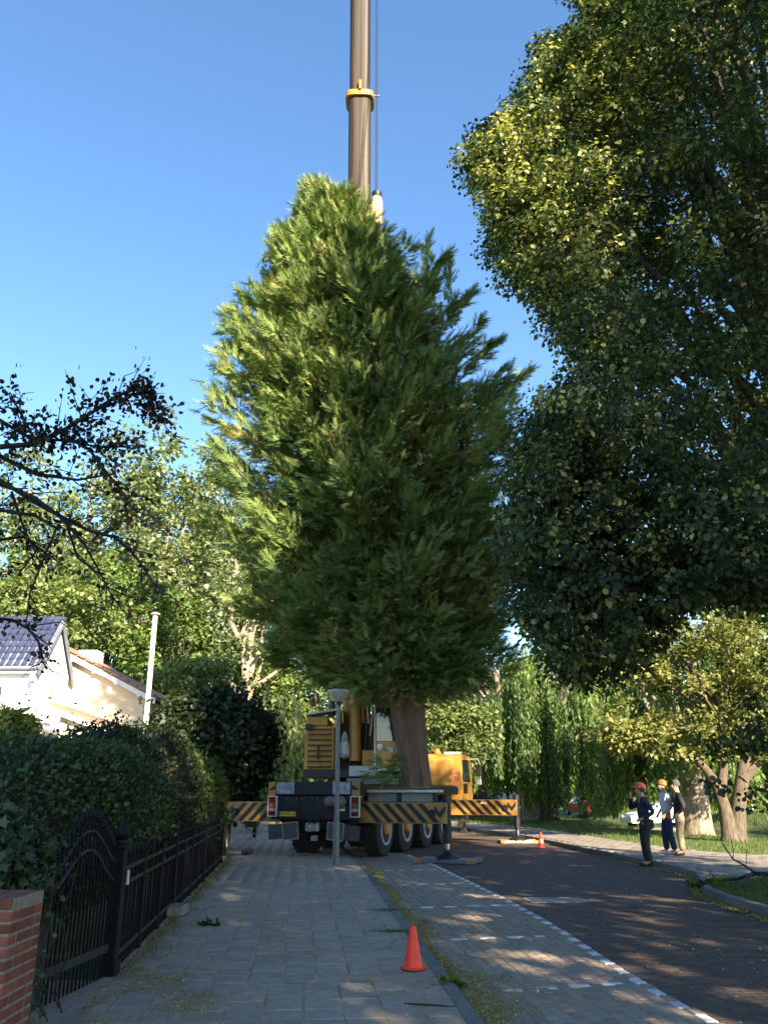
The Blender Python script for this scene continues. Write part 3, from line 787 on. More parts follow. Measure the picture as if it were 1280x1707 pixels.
# aluminium rail and boxes on the deck above the near beam
b = cp('side_rail', mat('alu_rail', (.42, .43, .42), .4, metal=.6, var=.15)); b.span((1.05, .52, 1.60), (3.24, .72, 1.675), .01); b.done()
b = cp('rail_panel', mat('panel_green', (.16, .18, .15), .35, var=.25, scale=4)); b.span((1.15, .66, 1.385), (3.0, .70, 1.598)); b.done()
for x in (1.2, 2.1, 3.05):
    b = cp('rail_bracket', BLK); b.span((x - .05, .56, 1.372), (x + .05, .655, 1.60)); b.done()
b = cp('deck_box', mat('deck_box', (.15, .16, .16), .6, var=.3)); b.span((.5, 1.0, 1.805), (1.6, 2.0, 1.96), .01); b.done()
b = cp('deck_step', GREYM); b.span((-1.2, .3, 1.805), (-.5, .9, 1.86)); b.done()
# driver's cab at the front of the carrier
b = cp('driver_cab', YEL); b.prism([(9.7, .95), (11.5, .95), (11.55, 1.7), (11.25, 2.85), (9.95, 2.92), (9.7, 2.75)], -1.24, 1.24); dc = b.done()
b = MB(); b.plate([(1.243, 10.12, 1.95), (1.243, 11.25, 1.95), (1.243, 11.05, 2.72), (1.243, 10.12, 2.72)], (1, 0, 0), .01); b.build('side_window', GLS, dc)
b = MB(); b.plate([(1.243, 10.2, 1.55), (1.243, 10.75, 1.55), (1.243, 10.75, 1.9), (1.243, 10.2, 1.9)], (1, 0, 0), .01); b.build('lower_window', GLS, dc)
for z in (1.72, 2.12):
    b = MB(); b.span((.72, 9.68, z), (1.22, 9.698, z + .26)); b.build('red_sign_panel', mat('sign_red', (.45, .07, .04), .5, c2=(.6, .3, .22), scale=30), dc)
b = MB(); b.tube([(1.25, 11.2, 2.75), (1.55, 11.25, 2.78), (1.62, 11.25, 2.6), (1.62, 11.25, 2.0), (1.5, 11.25, 1.92)], .025, 8); mr_ = b.build('mirror_arm', GREYM, dc, True)
b = MB(); b.box((1.58, 11.22, 2.38), (.2, .07, .42), bev=.02); b.build('mirror', BLK, mr_)
b = MB(); b.box((1.58, 11.22, 1.95), (.18, .07, .2), bev=.02); b.build('mirror', GREYM, mr_)
b = MB(); b.lathe([(.11, 0), (.11, .14), (.06, .2), (.01, .21)], (.35, 10.0, 2.91), 14); b.build('beacon', ORG, dc, True)
b = MB(); b.span((.6, 10.0, 2.9), (1.15, 10.4, 2.99), .02); b.build('roof_hatch', WHT, dc)
b = cp('cab_rear_wall', YELD); b.span((-.5, 9.45, 1.81), (1.05, 9.66, 2.72), .03); b.done()

# --- superstructure (faces the camera)
SC = Vector((-.43, 26.06, 0))
b = cp('turntable', BLK, smooth=True, world=True); b.lathe([(1.05, 1.79), (1.05, 2.02)], SC, 28); b.done()
b = cp('platform', BLK, world=True); b.span((-2.25, 24.45, 2.0), (.95, 28.4, 2.22)); b.done()
b = cp('front_plate', mat('plate_grey', (.36, .37, .39), .5, var=.15), world=True); b.span((-.98, 24.33, 2.03), (-.14, 24.44, 2.31), .01); b.done()
b = cp('engine_housing', YEL, world=True); b.span((-2.27, 24.55, 2.02), (-1.42, 27.6, 3.42), .03); eh = b.done()
for k in range(8):
    z = 2.17 + k * .148
    b = MB(); b.plate([(-2.19, 24.47, z), (-1.48, 24.47, z), (-1.48, 24.55, z + .085), (-2.19, 24.55, z + .085)], (0, 0, 1), .022); b.xf(CI); b.build('louvre_slat', YEL, eh)
    b = MB(); b.span((-2.18, 24.535, z + .045), (-1.49, 24.548, z + .135)); b.xf(CI); b.build('louvre_gap', BLK, eh)
b = MB(); b.span((-1.90, 24.42, 2.5), (-1.84, 24.50, 2.88)); b.bar((-1.88, 24.44, 2.55), (-1.78, 24.44, 2.3), .02); b.bar((-1.78, 24.44, 2.3), (-2.1, 24.44, 2.24), .02); b.xf(CI); b.build('door_handle', BLK, eh)
b = MB(); b.span((-2.22, 24.55, 3.425), (-1.62, 27.0, 3.68), .02); b.xf(CI); b.build('upper_hood', YELD, eh)
b = MB(); b.plate([(-2.25, 24.4, 3.70), (-1.42, 24.4, 3.83), (-1.42, 25.4, 3.83), (-2.25, 25.4, 3.70)], (0, 0, 1), .06); b.xf(CI); b.build('hood_canopy', GREYM, eh)
b = MB(); b.span((-2.25, 24.40, 3.32), (-2.05, 24.54, 3.46)); b.xf(CI); b.build('work_lamp', BLK, eh)
b = MB(); b.tube([(-2.1, 24.9, 3.68), (-2.1, 24.9, 4.0)], .02, 6); b.lathe([(.075, 4.0), (.075, 4.13), (.03, 4.18)], (-2.1, 24.9, 0), 12); b.xf(CI); b.build('beacon', RED, eh, True)
b = MB(); b.tube([(-1.52, 24.9, 3.7), (-1.52, 24.9, 4.15)], .09, 12); b.xf(CI); b.build('exhaust', mat('exhaust_blue', (.05, .07, .11), .5), eh, True)
b = cp('boom_cheek', YEL, world=True); b.prism([(24.6, 2.22), (27.9, 2.22), (27.9, 3.3), (27.2, 4.05), (24.62, 4.05)], -1.395, -1.335); b.prism([(25.2, 2.22), (27.9, 2.22), (27.9, 3.4), (25.6, 3.9)], -.36, -.30); b.done()
b = cp('winch_block', BLK, world=True); b.span((-1.33, 25.4, 2.225), (-.37, 26.7, 3.55)); b.done()
b = cp('tilt_bracket', YELD, world=True); b.span((-.62, 24.6, 2.225), (-.20, 25.3, 2.75), .02); b.done()
b = cp('plastic_bag', mat('bag_plastic', (.34, .35, .36), .3, var=.6, scale=9, bump=.8, bscale=18), smooth=True, world=True); b.lathe([(.03, 2.5), (.13, 2.56), (.17, 2.75), (.12, 3.0), (.07, 3.2), (.02, 3.28)], (-1.13, 24.75, 0), 12); b.done()
PIV = Vector((-.87, 27.5, 3.0)); TIP = Vector((-.87, 21.9, 36.0)); BD = (TIP - PIV).normalized()
b = cp('luffing_cylinder', YEL, smooth=True, world=True); b.tube([(-.83, 24.85, 2.45), (-.83, 25.0, 5.6)], .18, 18); b.done()
b = cp('cylinder_rod', CHR, smooth=True, world=True); b.tube([(-.83, 25.0, 5.6), Vector((-.83, 0, 0)) + Vector((0, (PIV + BD * 7.2).y - .3, (PIV + BD * 7.2).z))], .12, 14); b.done()
def boom_sec(name, m, t0, t1, w, d):
    """rounded section of the boom between distances t0 and t1 along it"""
    b = cp(name, m, smooth=True, world=True)
    s = Vector((1, 0, 0)); q = BD.cross(s)
    ring = []
    for k in range(24):
        a = 2 * math.pi * k / 24; c, sn = math.cos(a), math.sin(a)
        e = .45
        ring.append((math.copysign(abs(c) ** e, c) * w / 2, math.copysign(abs(sn) ** e, sn) * d / 2))
    vs = [PIV + BD * t + s * x + q * y for t in (t0, t1) for x, y in ring]
    b.add(vs, [(k, (k + 1) % 24, 24 + (k + 1) % 24, 24 + k) for k in range(24)] + [list(range(24))[::-1], list(range(24, 48))])
    return b.done()
def boommat():
    m = mat('boom_bronze', (0.16, 0.10, 0.045), .55, var=.3, metal=.0, spec=.3)
    n = m.node_tree.nodes; l = m.node_tree.links
    g = n.new('ShaderNodeNewGeometry'); mp = n.new('ShaderNodeMapping'); mp.inputs['Scale'].default_value = (9, .3, .12)
    l.new(g.outputs['Position'], mp.inputs[0])
    t = n.new('ShaderNodeTexNoise'); t.inputs['Scale'].default_value = 1.5; t.inputs['Detail'].default_value = 5
    l.new(mp.outputs[0], t.inputs['Vector'])
    r = n.new('ShaderNodeValToRGB'); e = r.color_ramp.elements
    e[0].position = .36; e[0].color = rgb((.016, .009, .006)); e[1].position = .66; e[1].color = rgb((.058, .045, .032))
    x = r.color_ramp.elements.new(.5); x.color = rgb((.032, .020, .012))
    l.new(t.outputs[0], r.inputs[0]); l.new(r.outputs[0], n['Principled BSDF'].inputs['Base Color'])
    return m
BM = boommat()
BL = (TIP - PIV).length
tC = (25.35 - PIV.z) / BD.z
boom_sec('boom_base_section', YEL, -.2, 10.2, .88, 1.05)
for t0 in (10.2,):
    boom_sec('boom_collar', YEL, 10.1, 10.3, 1.0, 1.16)
boom_sec('boom_section', BM, 10.3, tC, .80, .92)
boom_sec('boom_collar', YEL, tC - .1, tC + .1, 1.02, 1.1)
boom_sec('boom_section', BM, tC + .1, tC + 8.2, .745, .84)
boom_sec('boom_collar', YEL, tC + 8.1, tC + 8.3, .95, 1.02)
boom_sec('boom_section', BM, tC + 8.2, BL, .69, .78)
b = cp('collar_lug', YEL, world=True); c_ = PIV + BD * tC; b.box(c_ + Vector((0.02, -.58, .18)), (.10, .08, .42), bev=.02); b.box(c_ + Vector((.6, -.2, .05)), (.2, .04, .04)); b.done()
hd = TIP + Vector((.3, -.35, 0))
b = cp('boom_head', YEL, world=True); b.box(TIP + Vector((.3, -.2, .2)), (1.1, .9, .9), bev=.05); b.done()
b = cp('hoist_sheave', BLK, smooth=True, world=True); b.lathe([(.3, -.05), (.3, .05)], hd + Vector((.33, -.1, -.25)), 20, 'X'); b.done()
# operator's cab
b = cp('operator_cab', YEL, world=True); b.span((-.27, 24.35, 2.24), (.82, 26.1, 2.98), .02); oc = b.done()
b = MB()
for x in (-.25, .80):
    for y in (24.38, 26.07): b.box((x, y, 3.55), (.06, .06, 1.16))
b.box((.275, 24.38, 4.16), (1.1, .06, .08)); b.box((.275, 25.2, 4.18), (1.1, 1.75, .07)); b.xf(CI); b.build('cab_frame', BLK, oc)
b = MB(); b.span((-.215, 24.37, 2.985), (.765, 24.39, 4.115)); b.xf(CI); b.build('windscreen', GLS, oc)
b = MB(); b.span((.79, 24.42, 2.985), (.81, 26.03, 4.115)); b.span((-.26, 24.42, 2.985), (-.24, 26.03, 4.115)); b.xf(CI); b.build('side_glass', GLS, oc)
b = MB(); b.span((-.275, 24.33, 2.30), (-.245, 24.36, 4.2)); b.xf(CI); b.build('white_edge_strip', WHT, oc)
b = MB(); b.span((-.20, 24.325, 4.05), (.70, 24.37, 4.09)); b.xf(CI); b.build('wiper_bar', GREYM, oc)
b = MB(); b.box((-.12, 24.33, 2.83), (.15, .05, .15), bev=.03); b.xf(CI); b.build('work_lamp', WHT, oc)
for x in (.16, .42):
    b = MB(); b.span((x - .09, 24.338, 2.68), (x + .09, 24.348, 2.83)); b.xf(CI); b.build('notice_plate', mat('notice', (.5, .52, .56), .5, c2=(.2, .22, .25), scale=40), oc)
b = MB(); b.box((.3, 25.3, 3.25), (.5, .5, .5), bev=.08); b.box((.3, 25.55, 3.6), (.45, .12, .6), bev=.05); b.xf(CI); b.build('operator_seat', mat('seat_blue', (.04, .05, .08), .8), oc)
b = MB(); b.span((-.28, 24.2, 2.18), (.85, 24.34, 2.23)); b.xf(CI); b.build('cab_step', WHT, oc)
for x in (-.55, -.42): # hoses between boom and cab
    b = cp('hydraulic_hose', BLK, smooth=True, world=True); b.tube([(x, 24.9, 2.6), (x + .05, 24.75, 3.3), (x - .02, 24.95, 4.0), (x - .1, 25.2, 4.6)], .035, 6); b.done()
b = cp('jib_bracket', mat('pale_bracket', (.4, .3, .25), .6), world=True); b.box((-.36, 24.7, 3.55), (.06, .1, .8), Matrix.Rotation(R(6), 3, 'Y')); b.done()
# hook block with its rope, hanging from the boom head
HK = at(628, 322, 22.7)
hook = thing('crane_hook', 'rusty orange hook block with black top hanging on a thin rope beside the boom', 'crane hook', HK)
top = Vector((0, hd.y - HK.y - .4, hd.z - HK.z - .3))
b = MB(); b.tube([(0, 0, 0), (.0, 0, 12), (.0, top.y * .6, top.z)], .014, 6); b.build('hoist_rope', BLK, hook)
b = MB(); b.tube([(-.05, 0, .0), (-.06, -.1, 9), (-.10, top.y * .6, top.z)], .012, 6); b.build('hoist_rope', BLK, hook)
b = MB(); b.lathe([(.05, -.08), (.15, -.08), (.165, -.04), (.165, .10), (.13, .13), (.03, .14)], (0, 0, -.1), 18); b.build('rope_socket', BLK, hook, True)
b = MB(); b.lathe([(.155, -.2), (.195, -.35), (.20, -.75), (.15, -1.2), (.1, -1.35), (.02, -1.36)], (0, 0, 0), 18); b.build('hook_ball', mat('hook_rust', (.42, .2, .08), .6, c2=(.6, .45, .3), scale=6), hook, True)
b = MB(); b.tube([(0, 0, -1.3), (0, 0, -1.6), (.12, 0, -1.75), (.05, 0, -1.95), (-.1, 0, -1.85)], .045, 8); b.build('hook', GREYM, hook, True)
b = MB(); b.tube([(.0, 0, -1.9), (.1, .5, -3.8), (.1, .75, -6)], .03, 6); b.tube([(.0, 0, -1.9), (-.3, .6, -3.8), (-.2, .85, -6)], .03, 6); b.build('lifting_sling', mat('sling', (.25, .12, .05), .8), hook)

# ================================================================== THE LIFTED CONIFER
TY = 22.3
prof = [(312, 505, 530), (340, 500, 600), (385, 460, 625), (440, 436, 690), (490, 418, 730), (535, 388, 760), (590, 366, 800), (640, 356, 840), (700, 340, 880), (780, 345, 885), (860, 365, 885), (930, 390, 880), (1000, 415, 872), (1060, 445, 862), (1110, 470, 850), (1150, 560, 800)]
pz = []; pl = []; pr = []
for v, ul, ur in prof:
    A = at(ul, v, TY); B = at(ur, v, TY); pz.append(A.z); pl.append(A.x); pr.append(B.x)
pz, pl, pr = np.array(pz)[::-1], np.array(pl)[::-1], np.array(pr)[::-1]
TB = at(694, 1312, TY)
con = thing('conifer_tree', 'huge feathery green conifer with bare brown trunk hanging upright from the crane', 'tree', TB)
CBARK = mat('conifer_bark', (0.085, 0.05, 0.035), .95, c2=(.17, .105, .07), scale=4, bump=1.0, bscale=9, streak=(5, 5, .5))
tops = at(600, 330, TY)
def trunk_at(z):
    f = (z - TB.z) / (tops.z - TB.z)
    xb = TB.x + (at(655, 1000, TY).x - TB.x) * min(1, f / .3) if f < .3 else at(655, 1000, TY).x + (tops.x - at(655, 1000, TY).x) * (f - .3) / .7
    return Vector((xb, TY, z))
rng = np.random.default_rng(40); random.seed(40)
tb = MB(); tb.off = TB
def ribbed(p0, h, rs, lean, n=22, ph=0):
    zs = np.linspace(0, h, len(rs)); vs = []; 
    for z, r_ in zip(zs, rs):
        for k in range(n):
            a = 2 * math.pi * k / n
            rr = r_ * (1 + .13 * math.sin(5 * a + ph + z * .25) + .07 * math.sin(9 * a + z * .6) + random.uniform(-.03, .03))
            f = z / h
            vs.append(p0 + Vector((lean[0] * f + rr * math.cos(a), lean[1] * f + rr * math.sin(a), z)))
    m_ = len(rs)
    tb.add(vs, [(i * n + k, i * n + (k + 1) % n, (i + 1) * n + (k + 1) % n, (i + 1) * n + k) for i in range(m_ - 1) for k in range(n)] + [list(range(n))[::-1]])
mid = trunk_at(TB.z + 6.2)
ribbed(TB, 6.2, [.36, .36, .38, .42, .46, .48, .47, .44, .38, .3], (mid.x - TB.x, 0))
ribbed(Vector((TB.x - .25, TY + .05, TB.z + 2.0)), 8.5, [.20, .27, .30, .27, .24, .2, .16, .1], (-1.5, .2), ph=1)
ribbed(Vector((TB.x + .05, TY + .1, TB.z + 3.0)), 8.0, [.25, .25, .22, .2, .16, .1], (.9, .2), ph=2)
ribbed(mid, 9.5, [.34, .3, .26, .2, .14, .07], (tops.x - mid.x, 0), ph=3)
tr = tb.build('trunk', CBARK, con, True)
MB().lathe([(.33, 0), (.33, .012)], (0, 0, -.014), 20).build('cut_face', mat('cut_wood', (.45, .27, .15), .8, var=.2, scale=12), tr)
# branches sweep out and up; feathery sprays clothe their outer part
NB = 560
SPc, SPd, SPn, SPs, SPt = [], [], [], [], []
limbs_done = 0
zlo_, zhi_ = pz[0], pz[-1]
for i in range(NB):
    zt = zlo_ + .1 + (zhi_ - zlo_ - .2) * (i + rng.random()) / NB
    zt = zt if rng.random() > .12 else zlo_ + rng.random() * 5
    xl, xr = np.interp(zt, pz, pl), np.interp(zt, pz, pr)
    cx = (xl + xr) / 2; rx = (xr - xl) / 2
    ph = rng.uniform(0, 2 * math.pi)
    if rng.random() < .35: ph = rng.uniform(math.pi * 1.02, math.pi * 1.98)      # a little denser on the street side
    lob = 1 + .10 * math.sin(ph * 7 + zt * .7) + .09 * math.sin(ph * 4 - zt * 1.9)
    rr = max(.15, rx - .22) * lob * rng.uniform(.66, 1.06)
    tip = np.array([cx + rr * math.cos(ph), TY + rr * .68 * math.sin(ph), zt])
    L = math.hypot(tip[0] - trunk_at(zt).x, tip[1] - TY)
    up = .55 + .35 * rng.random() + (.35 if zt > zhi_ - 4 else 0)
    if zt < zlo_ + 2.5: up *= .45
    z0 = max(zt - L * up, TB.z + 2.3)
    s = np.array(trunk_at(z0)); 
    nst = int(44 + 14 * L) 
    ctrl = s * .45 + tip * .55; ctrl[2] = s[2] * .72 + tip[2] * .28
    tt = 1 - (rng.random(nst) ** 1.5) * .62
    P = ((1 - tt)[:, None] ** 2) * s + (2 * tt * (1 - tt))[:, None] * ctrl + (tt ** 2)[:, None] * tip
    T = unit(2 * (1 - tt)[:, None] * (ctrl - s) + 2 * tt[:, None] * (tip - ctrl))
    out = unit(np.array([math.cos(ph), math.sin(ph), 0.0]))
    off = rng.normal(0, 1, (nst, 3)) * (.27 * (1.12 - tt) + .085)[:, None] * np.array([1, 1, .8])
    P = P + off
    d = T * .7 + unit(off) * .65 + out * .45 + np.array([0, 0, .05]) + rng.normal(0, .38, (nst, 3))
    nn = np.array([0, 0, .75]) + out * 1.0 + rng.normal(0, .36, (nst, 3))
    SPc.append(P); SPd.append(d); SPn.append(nn)
    SPs.append(rng.uniform(.26, .54, nst))
    tone = rng.normal(.5, .1)
    brown = .24 * np.clip((.86 - tt) / .4, 0, 1) * (rng.random(nst) < .7)
    SPt.append(np.clip(tone + rng.normal(0, .09, nst), .1, .72) + brown)
    if i % 4 == 0:
        bp2 = [Vector(((1 - q) ** 2) * s + 2 * q * (1 - q) * ctrl + q * q * tip) - TB for q in (0, .25, .5, .75, .95)]
        MB().tube(bp2, [.075, .06, .045, .028, .01], 5, cap=False).build('branch', CBARK, con, True)
# a leader shoot or two above the rest
for (u, v, h) in ((513, 335, .75), (600, 352, .5), (440, 405, .8), (708, 410, .7), (395, 520, .7), (742, 450, .6)):
    t0 = np.array(at(u, v + 50, TY))
    for k in range(70):
        f = k / 70
        P = t0 + np.array([.25 * f * (1 if u < 620 else .6), 0, -1.2 + (1.9 + h) * f]) + rng.normal(0, .26 * (1.05 - f), 3)
        SPc.append(P[None]); SPd.append(np.array([[.25 * rng.normal(), .25 * rng.normal(), 1.]]) + rng.normal(0, .25, (1, 3))); SPn.append(rng.normal(size=(1, 3))); SPs.append(rng.uniform(.3, .55, 1)); SPt.append(rng.normal(.5, .1, 1))
# ragged plumes on the street-right side
for (u, v) in ((782, 490), (828, 570), (880, 620), (800, 540), (850, 650), (835, 720), (745, 425), (400, 490), (360, 610), (352, 700), (365, 800)):
    tip = np.array(at(u, v, TY - .6 + rng.normal(0, .5)))
    s = np.array(trunk_at(tip[2] - 2.4)); s = s * .45 + tip * .55; s[2] = tip[2] - 1.3
    for k in range(85):
        f = rng.random() ** .8
        P = s * (1 - f) + tip * f + rng.normal(0, .20 * (1.1 - f), 3)
        SPc.append(P[None]); SPd.append((tip - s)[None] / 2 + rng.normal(0, .3, (1, 3))); SPn.append(np.array([[0, 0, 1.]]) + rng.normal(0, .5, (1, 3))); SPs.append(rng.uniform(.35, .6, 1)); SPt.append(rng.normal(.45, .1, 1))
# inner foliage added to block light, coloured dark to deepen the crown's shade
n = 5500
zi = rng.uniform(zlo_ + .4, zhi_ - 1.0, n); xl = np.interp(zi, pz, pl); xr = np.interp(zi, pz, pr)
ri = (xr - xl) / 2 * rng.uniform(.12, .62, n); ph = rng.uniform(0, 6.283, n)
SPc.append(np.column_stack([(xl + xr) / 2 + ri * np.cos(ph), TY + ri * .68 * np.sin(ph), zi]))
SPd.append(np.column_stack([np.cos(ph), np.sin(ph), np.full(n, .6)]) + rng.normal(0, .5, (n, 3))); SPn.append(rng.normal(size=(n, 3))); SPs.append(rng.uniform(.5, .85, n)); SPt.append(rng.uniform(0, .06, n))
# a low sprig on the trunk in front of the cab
sp0 = np.array(at(655, 1285, TY - .35))
for k in range(60):
    P = sp0 + rng.normal(0, 1, 3) * np.array([.25, .15, .18]); SPc.append(P[None]); SPd.append((P - np.array(TB) - [0, 0, .3])[None] + rng.normal(0, .3, (1, 3))); SPn.append(rng.normal(size=(1, 3))); SPs.append(rng.uniform(.25, .45, 1)); SPt.append(rng.normal(.35, .1, 1))
SPc, SPd, SPn, SPs, SPt = map(np.concatenate, (SPc, SPd, SPn, SPs, SPt))
CONM = leafmat('conifer_spray', [(0, (0.051, 0.090, 0.030)), (.35, (0.109, 0.176, 0.055)), (.6, (0.193, 0.261, 0.079)), (.78, (0.270, 0.254, 0.095)), (1, (0.333, 0.200, 0.089))], .10, .02, 1.2, .5)
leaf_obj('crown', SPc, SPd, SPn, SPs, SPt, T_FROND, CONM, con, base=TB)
print('conifer sprays', len(SPc))

# ================================================================== STREET LINDENS
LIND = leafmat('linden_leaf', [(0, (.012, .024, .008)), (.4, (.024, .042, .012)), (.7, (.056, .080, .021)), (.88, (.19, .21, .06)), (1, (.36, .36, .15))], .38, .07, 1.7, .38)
uLv = np.array([-700, -400, -200, -60, 0, 40, 70, 120, 170, 205, 260, 310, 345, 400, 450, 490, 540, 565, 610, 640, 665, 700, 760, 850, 950, 1020, 1080, 1120, 1150, 1170, 1200, 1270, 1300], float)
uLu = np.array([950, 850, 835, 880, 945, 962, 872, 858, 850, 795, 742, 756, 800, 795, 812, 852, 880, 905, 938, 922, 872, 862, 832, 803, 815, 832, 872, 900, 985, 1080, 1160, 1230, 1420], float)
def keepL(P):
    u, v = proj(P)
    low = np.interp(u, [790, 900, 1000, 1080, 1130, 1200, 1300, 1500], [1150, 1150, 1140, 1090, 1010, 1000, 1020, 1200])
    return (u - 26 > np.interp(v, uLv, uLu)) & (v < low)
rng = np.random.default_rng(51)
LB = (7.4, 13.4, 0.06)
Ca = env_points(rng, 1480, (7.2, 13.4, 13.2), (7.0, 5.6, 12.2), .35, lambda P: keepL(P) & (proj(P)[0] < 1360), .1)
Cb = env_points(rng, 260, (7.2, 13.4, 11.6), (7.0, 5.6, 10.2), .5, lambda P: proj(P)[0] >= 1330, .1)
# the jutting lobes on the street side
lob = []
for (u, v, Y, r_, k) in ((790, 275, 9.4, .5, 26), (840, 250, 9.2, .6, 26), (860, 300, 9.0, .5, 16), (830, 350, 9.2, .5, 22), (840, 420, 9.2, .5, 26), (880, 390, 9.0, .5, 16), (885, 110, 10, .5, 22), (900, 170, 9.6, .5, 16), (930, 60, 10, .6, 22), (990, 30, 9.6, .7, 22), (1040, 90, 9.2, .6, 16), (960, 130, 9.4, .5, 16), (890, 470, 9.6, .5, 20), (950, 330, 8.8, .6, 20), (950, 480, 8.6, .6, 20), (1000, 600, 8.4, .7, 26), (900, 740, 9.5, .7, 30), (880, 850, 9.5, .7, 30), (870, 960, 9.5, .7, 30), (920, 1060, 9.5, .7, 28), (1010, 1110, 9.0, .7, 24), (1120, 1130, 9, .8, 24), (1000, 760, 8.6, .8, 30), (1000, 900, 8.6, .8, 30), (1000, 1020, 8.8, .8, 30), (1130, 820, 8.6, .8, 30), (1130, 1000, 8.6, .9, 30), (1240, 900, 8.6, .9, 30), (1250, 1000, 8.6, .9, 30)):
    c = np.array(at(u, v, Y)); lob.append(c + rng.normal(0, r_ * .5, (k, 3)))
lob = np.concatenate(lob); lob = lob[keepL(lob)]
dang = np.concatenate([np.array(at(u, v, Y))[None] + rng.normal(0, .16, (k, 3)) for u, v, Y, k in ((1215, 1215, 9.4, 1), (1250, 1232, 9.2, 2), (1275, 1205, 9.2, 2), (1262, 1120, 9.4, 2), (1285, 1250, 9, 2))])
Cd = np.concatenate([env_points(rng, 150, (4.0, 13.8, 13.6), (2.3, 1.9, 3.2), 0, keepL, .1), env_points(rng, 300, (5.2, 13.6, 19.2), (3.2, 2.6, 4.8), 0, keepL, .1)])
Cl = np.concatenate([Ca, Cb[:150], Cd])
lt = broadleaf('linden_tree', 'tall leafy linden overhanging the right side of the street', 'tree', LB, .33, 4.2, Cl, rng.uniform(.30, .60, len(Cl)), 128, .088, LIND, limbs=46, tmpl=T_ROUND, seed=52, shell=.42, droop=.75, cvar=.28, flat=.7, coh=.45)
# outer shoots: small drooping sprays of leaves on their own twigs
Co = np.repeat(lob, 4, axis=0) + rng.normal(0, .27, (len(lob) * 4, 3)); Co = np.concatenate([Co[keepL(Co)], np.repeat(dang, 2, axis=0) + rng.normal(0, .2, (len(dang) * 2, 3))])
P, d, nn, S, tn = clump_leaves(rng, Co, rng.uniform(.13, .26, len(Co)), 38, .064, .8, .75, .3, .5)
cn = unit(unit(Co - np.array([7.5, 13.4, 10.5])) * .8 + np.array([0, 0, .7]) + rng.normal(0, .3, Co.shape)); nn = unit(nn * .45 + np.repeat(cn, 38, axis=0) * .55)
u_, v_ = proj(P); tn = tn + np.where(v_ < 470, .24, 0)          # upper shoots toned paler: sunlight painted in, along with pale blossom bracts
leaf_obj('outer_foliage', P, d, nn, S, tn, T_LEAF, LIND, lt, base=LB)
tw_m = MB(); tw_m.off = Vector(LB)
for c_ in Co[::3]:
    e_ = Vector(c_); r_ = (Vector((7.5, 13.4, e_.z - 1.2)) - e_).normalized() * rng.uniform(.35, .7)
    tw_m.tube([e_, e_ + r_ * .5 + Vector((0, 0, .03)), e_ + r_], [.003, .006, .009], 4, cap=False)
tw_m.build('twigs', BARK, lt, kind='stuff')
rng = np.random.default_rng(53)
for k, (x, y, r_, zc, rz, lb) in enumerate(((12.2, .6, 5.4, 12.4, 10.2, 'next street linden in the row, just right of where the photographer stands'), (8.6, -10.5, 6.2, 10.4, 8.4, 'second street linden of the row behind the photographer'), (9.4, -22.5, 6.6, 11.6, 9.6, 'third and farthest street linden of the row behind the photographer'))):
    C = env_points(rng, 540, (x, y, zc), (r_, r_, rz), .2, None, .12)
    broadleaf('linden_tree', lb, 'tree', (x, y, .06), .33, 4.0, C, rng.uniform(.6, 1.05, len(C)), 42, .40, LIND, limbs=14, seed=60 + k, droop=.6)

# ================================================================== BACKGROUND TREES
POP = leafmat('poplar_leaf', [(0, (0.065, 0.096, 0.039)), (.5, (0.129, 0.173, 0.070)), (1, (0.247, 0.275, 0.141))], .35, .10, 1.5, .35)
MIDG = leafmat('mid_green_leaf', [(0, (0.042, 0.077, 0.020)), (.5, (0.098, 0.154, 0.036)), (1, (0.210, 0.266, 0.070))], .35, .05, 1.6)
YELG = leafmat('yellow_green_leaf', [(0, (0.074, 0.109, 0.034)), (.5, (0.137, 0.184, 0.059)), (1, (0.232, 0.269, 0.101))], .35, .05, 1.6)
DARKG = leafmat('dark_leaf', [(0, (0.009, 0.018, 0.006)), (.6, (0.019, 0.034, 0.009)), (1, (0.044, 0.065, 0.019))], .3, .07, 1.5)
sd_ = 100
for k, (u, v, Y, w, lb) in enumerate(((258, 712, 58, 3.4, 'tallest poplar, standing above the white flagpole'), (60, 775, 60, 4.0, 'leftmost poplar behind the dark overhanging twigs'), (160, 752, 66, 3.6, 'poplar second from the left, between two taller ones'), (322, 790, 62, 2.8, 'slim poplar right of the tallest one'), (372, 735, 68, 3.4, 'poplar whose edge shows just left of the lifted conifer'), (425, 900, 56, 3.0, 'shorter poplar low behind the left flank of the conifer'))):
    rng = np.random.default_rng(sd_ + k)
    tp = at(u, v, Y); b0 = (tp.x, Y, 0.0)
    zc = tp.z * .56; rz = tp.z * .46
    C = env_points(rng, 200, (tp.x, Y, zc), (w, w, rz), .25, None, .25)
    f = np.clip((C[:, 2] - zc) / rz, -1, 1)
    C[:, 0] = tp.x + (C[:, 0] - tp.x) * (1 - .35 * np.clip(f, 0, 1)); 
    broadleaf('poplar_tree', lb, 'tree', b0, .42, tp.z * .3, C, rng.uniform(.7, 1.25, 200), 60, .41, POP, BARK_PALE, limbs=16, group='poplars in the background', seed=sd_ + k, droop=.3, flat=1.0, shell=.45)
def simple(name, label, u, v, Y, r, m, nclump=80, per=60, size=.35, seed=1, bark=BARK, group=None, base=None, rad=(.6, 1.0), tmpl=T_QUAD, inner=.4):
    rng = np.random.default_rng(seed)
    c = at(u, v, Y)
    C = env_points(rng, nclump, c, r, inner, None, .22)
    C = C[C[:, 2] > .3]
    b = base or (c.x, Y, 0.0)
    return broadleaf(name, label, 'tree', b, .07 + .05 * r[0], max(.6, (c.z - r[2]) * .8 + .3), C, rng.uniform(*rad, len(C)), per, size, m, bark, limbs=10, group=group, seed=seed, tmpl=tmpl)
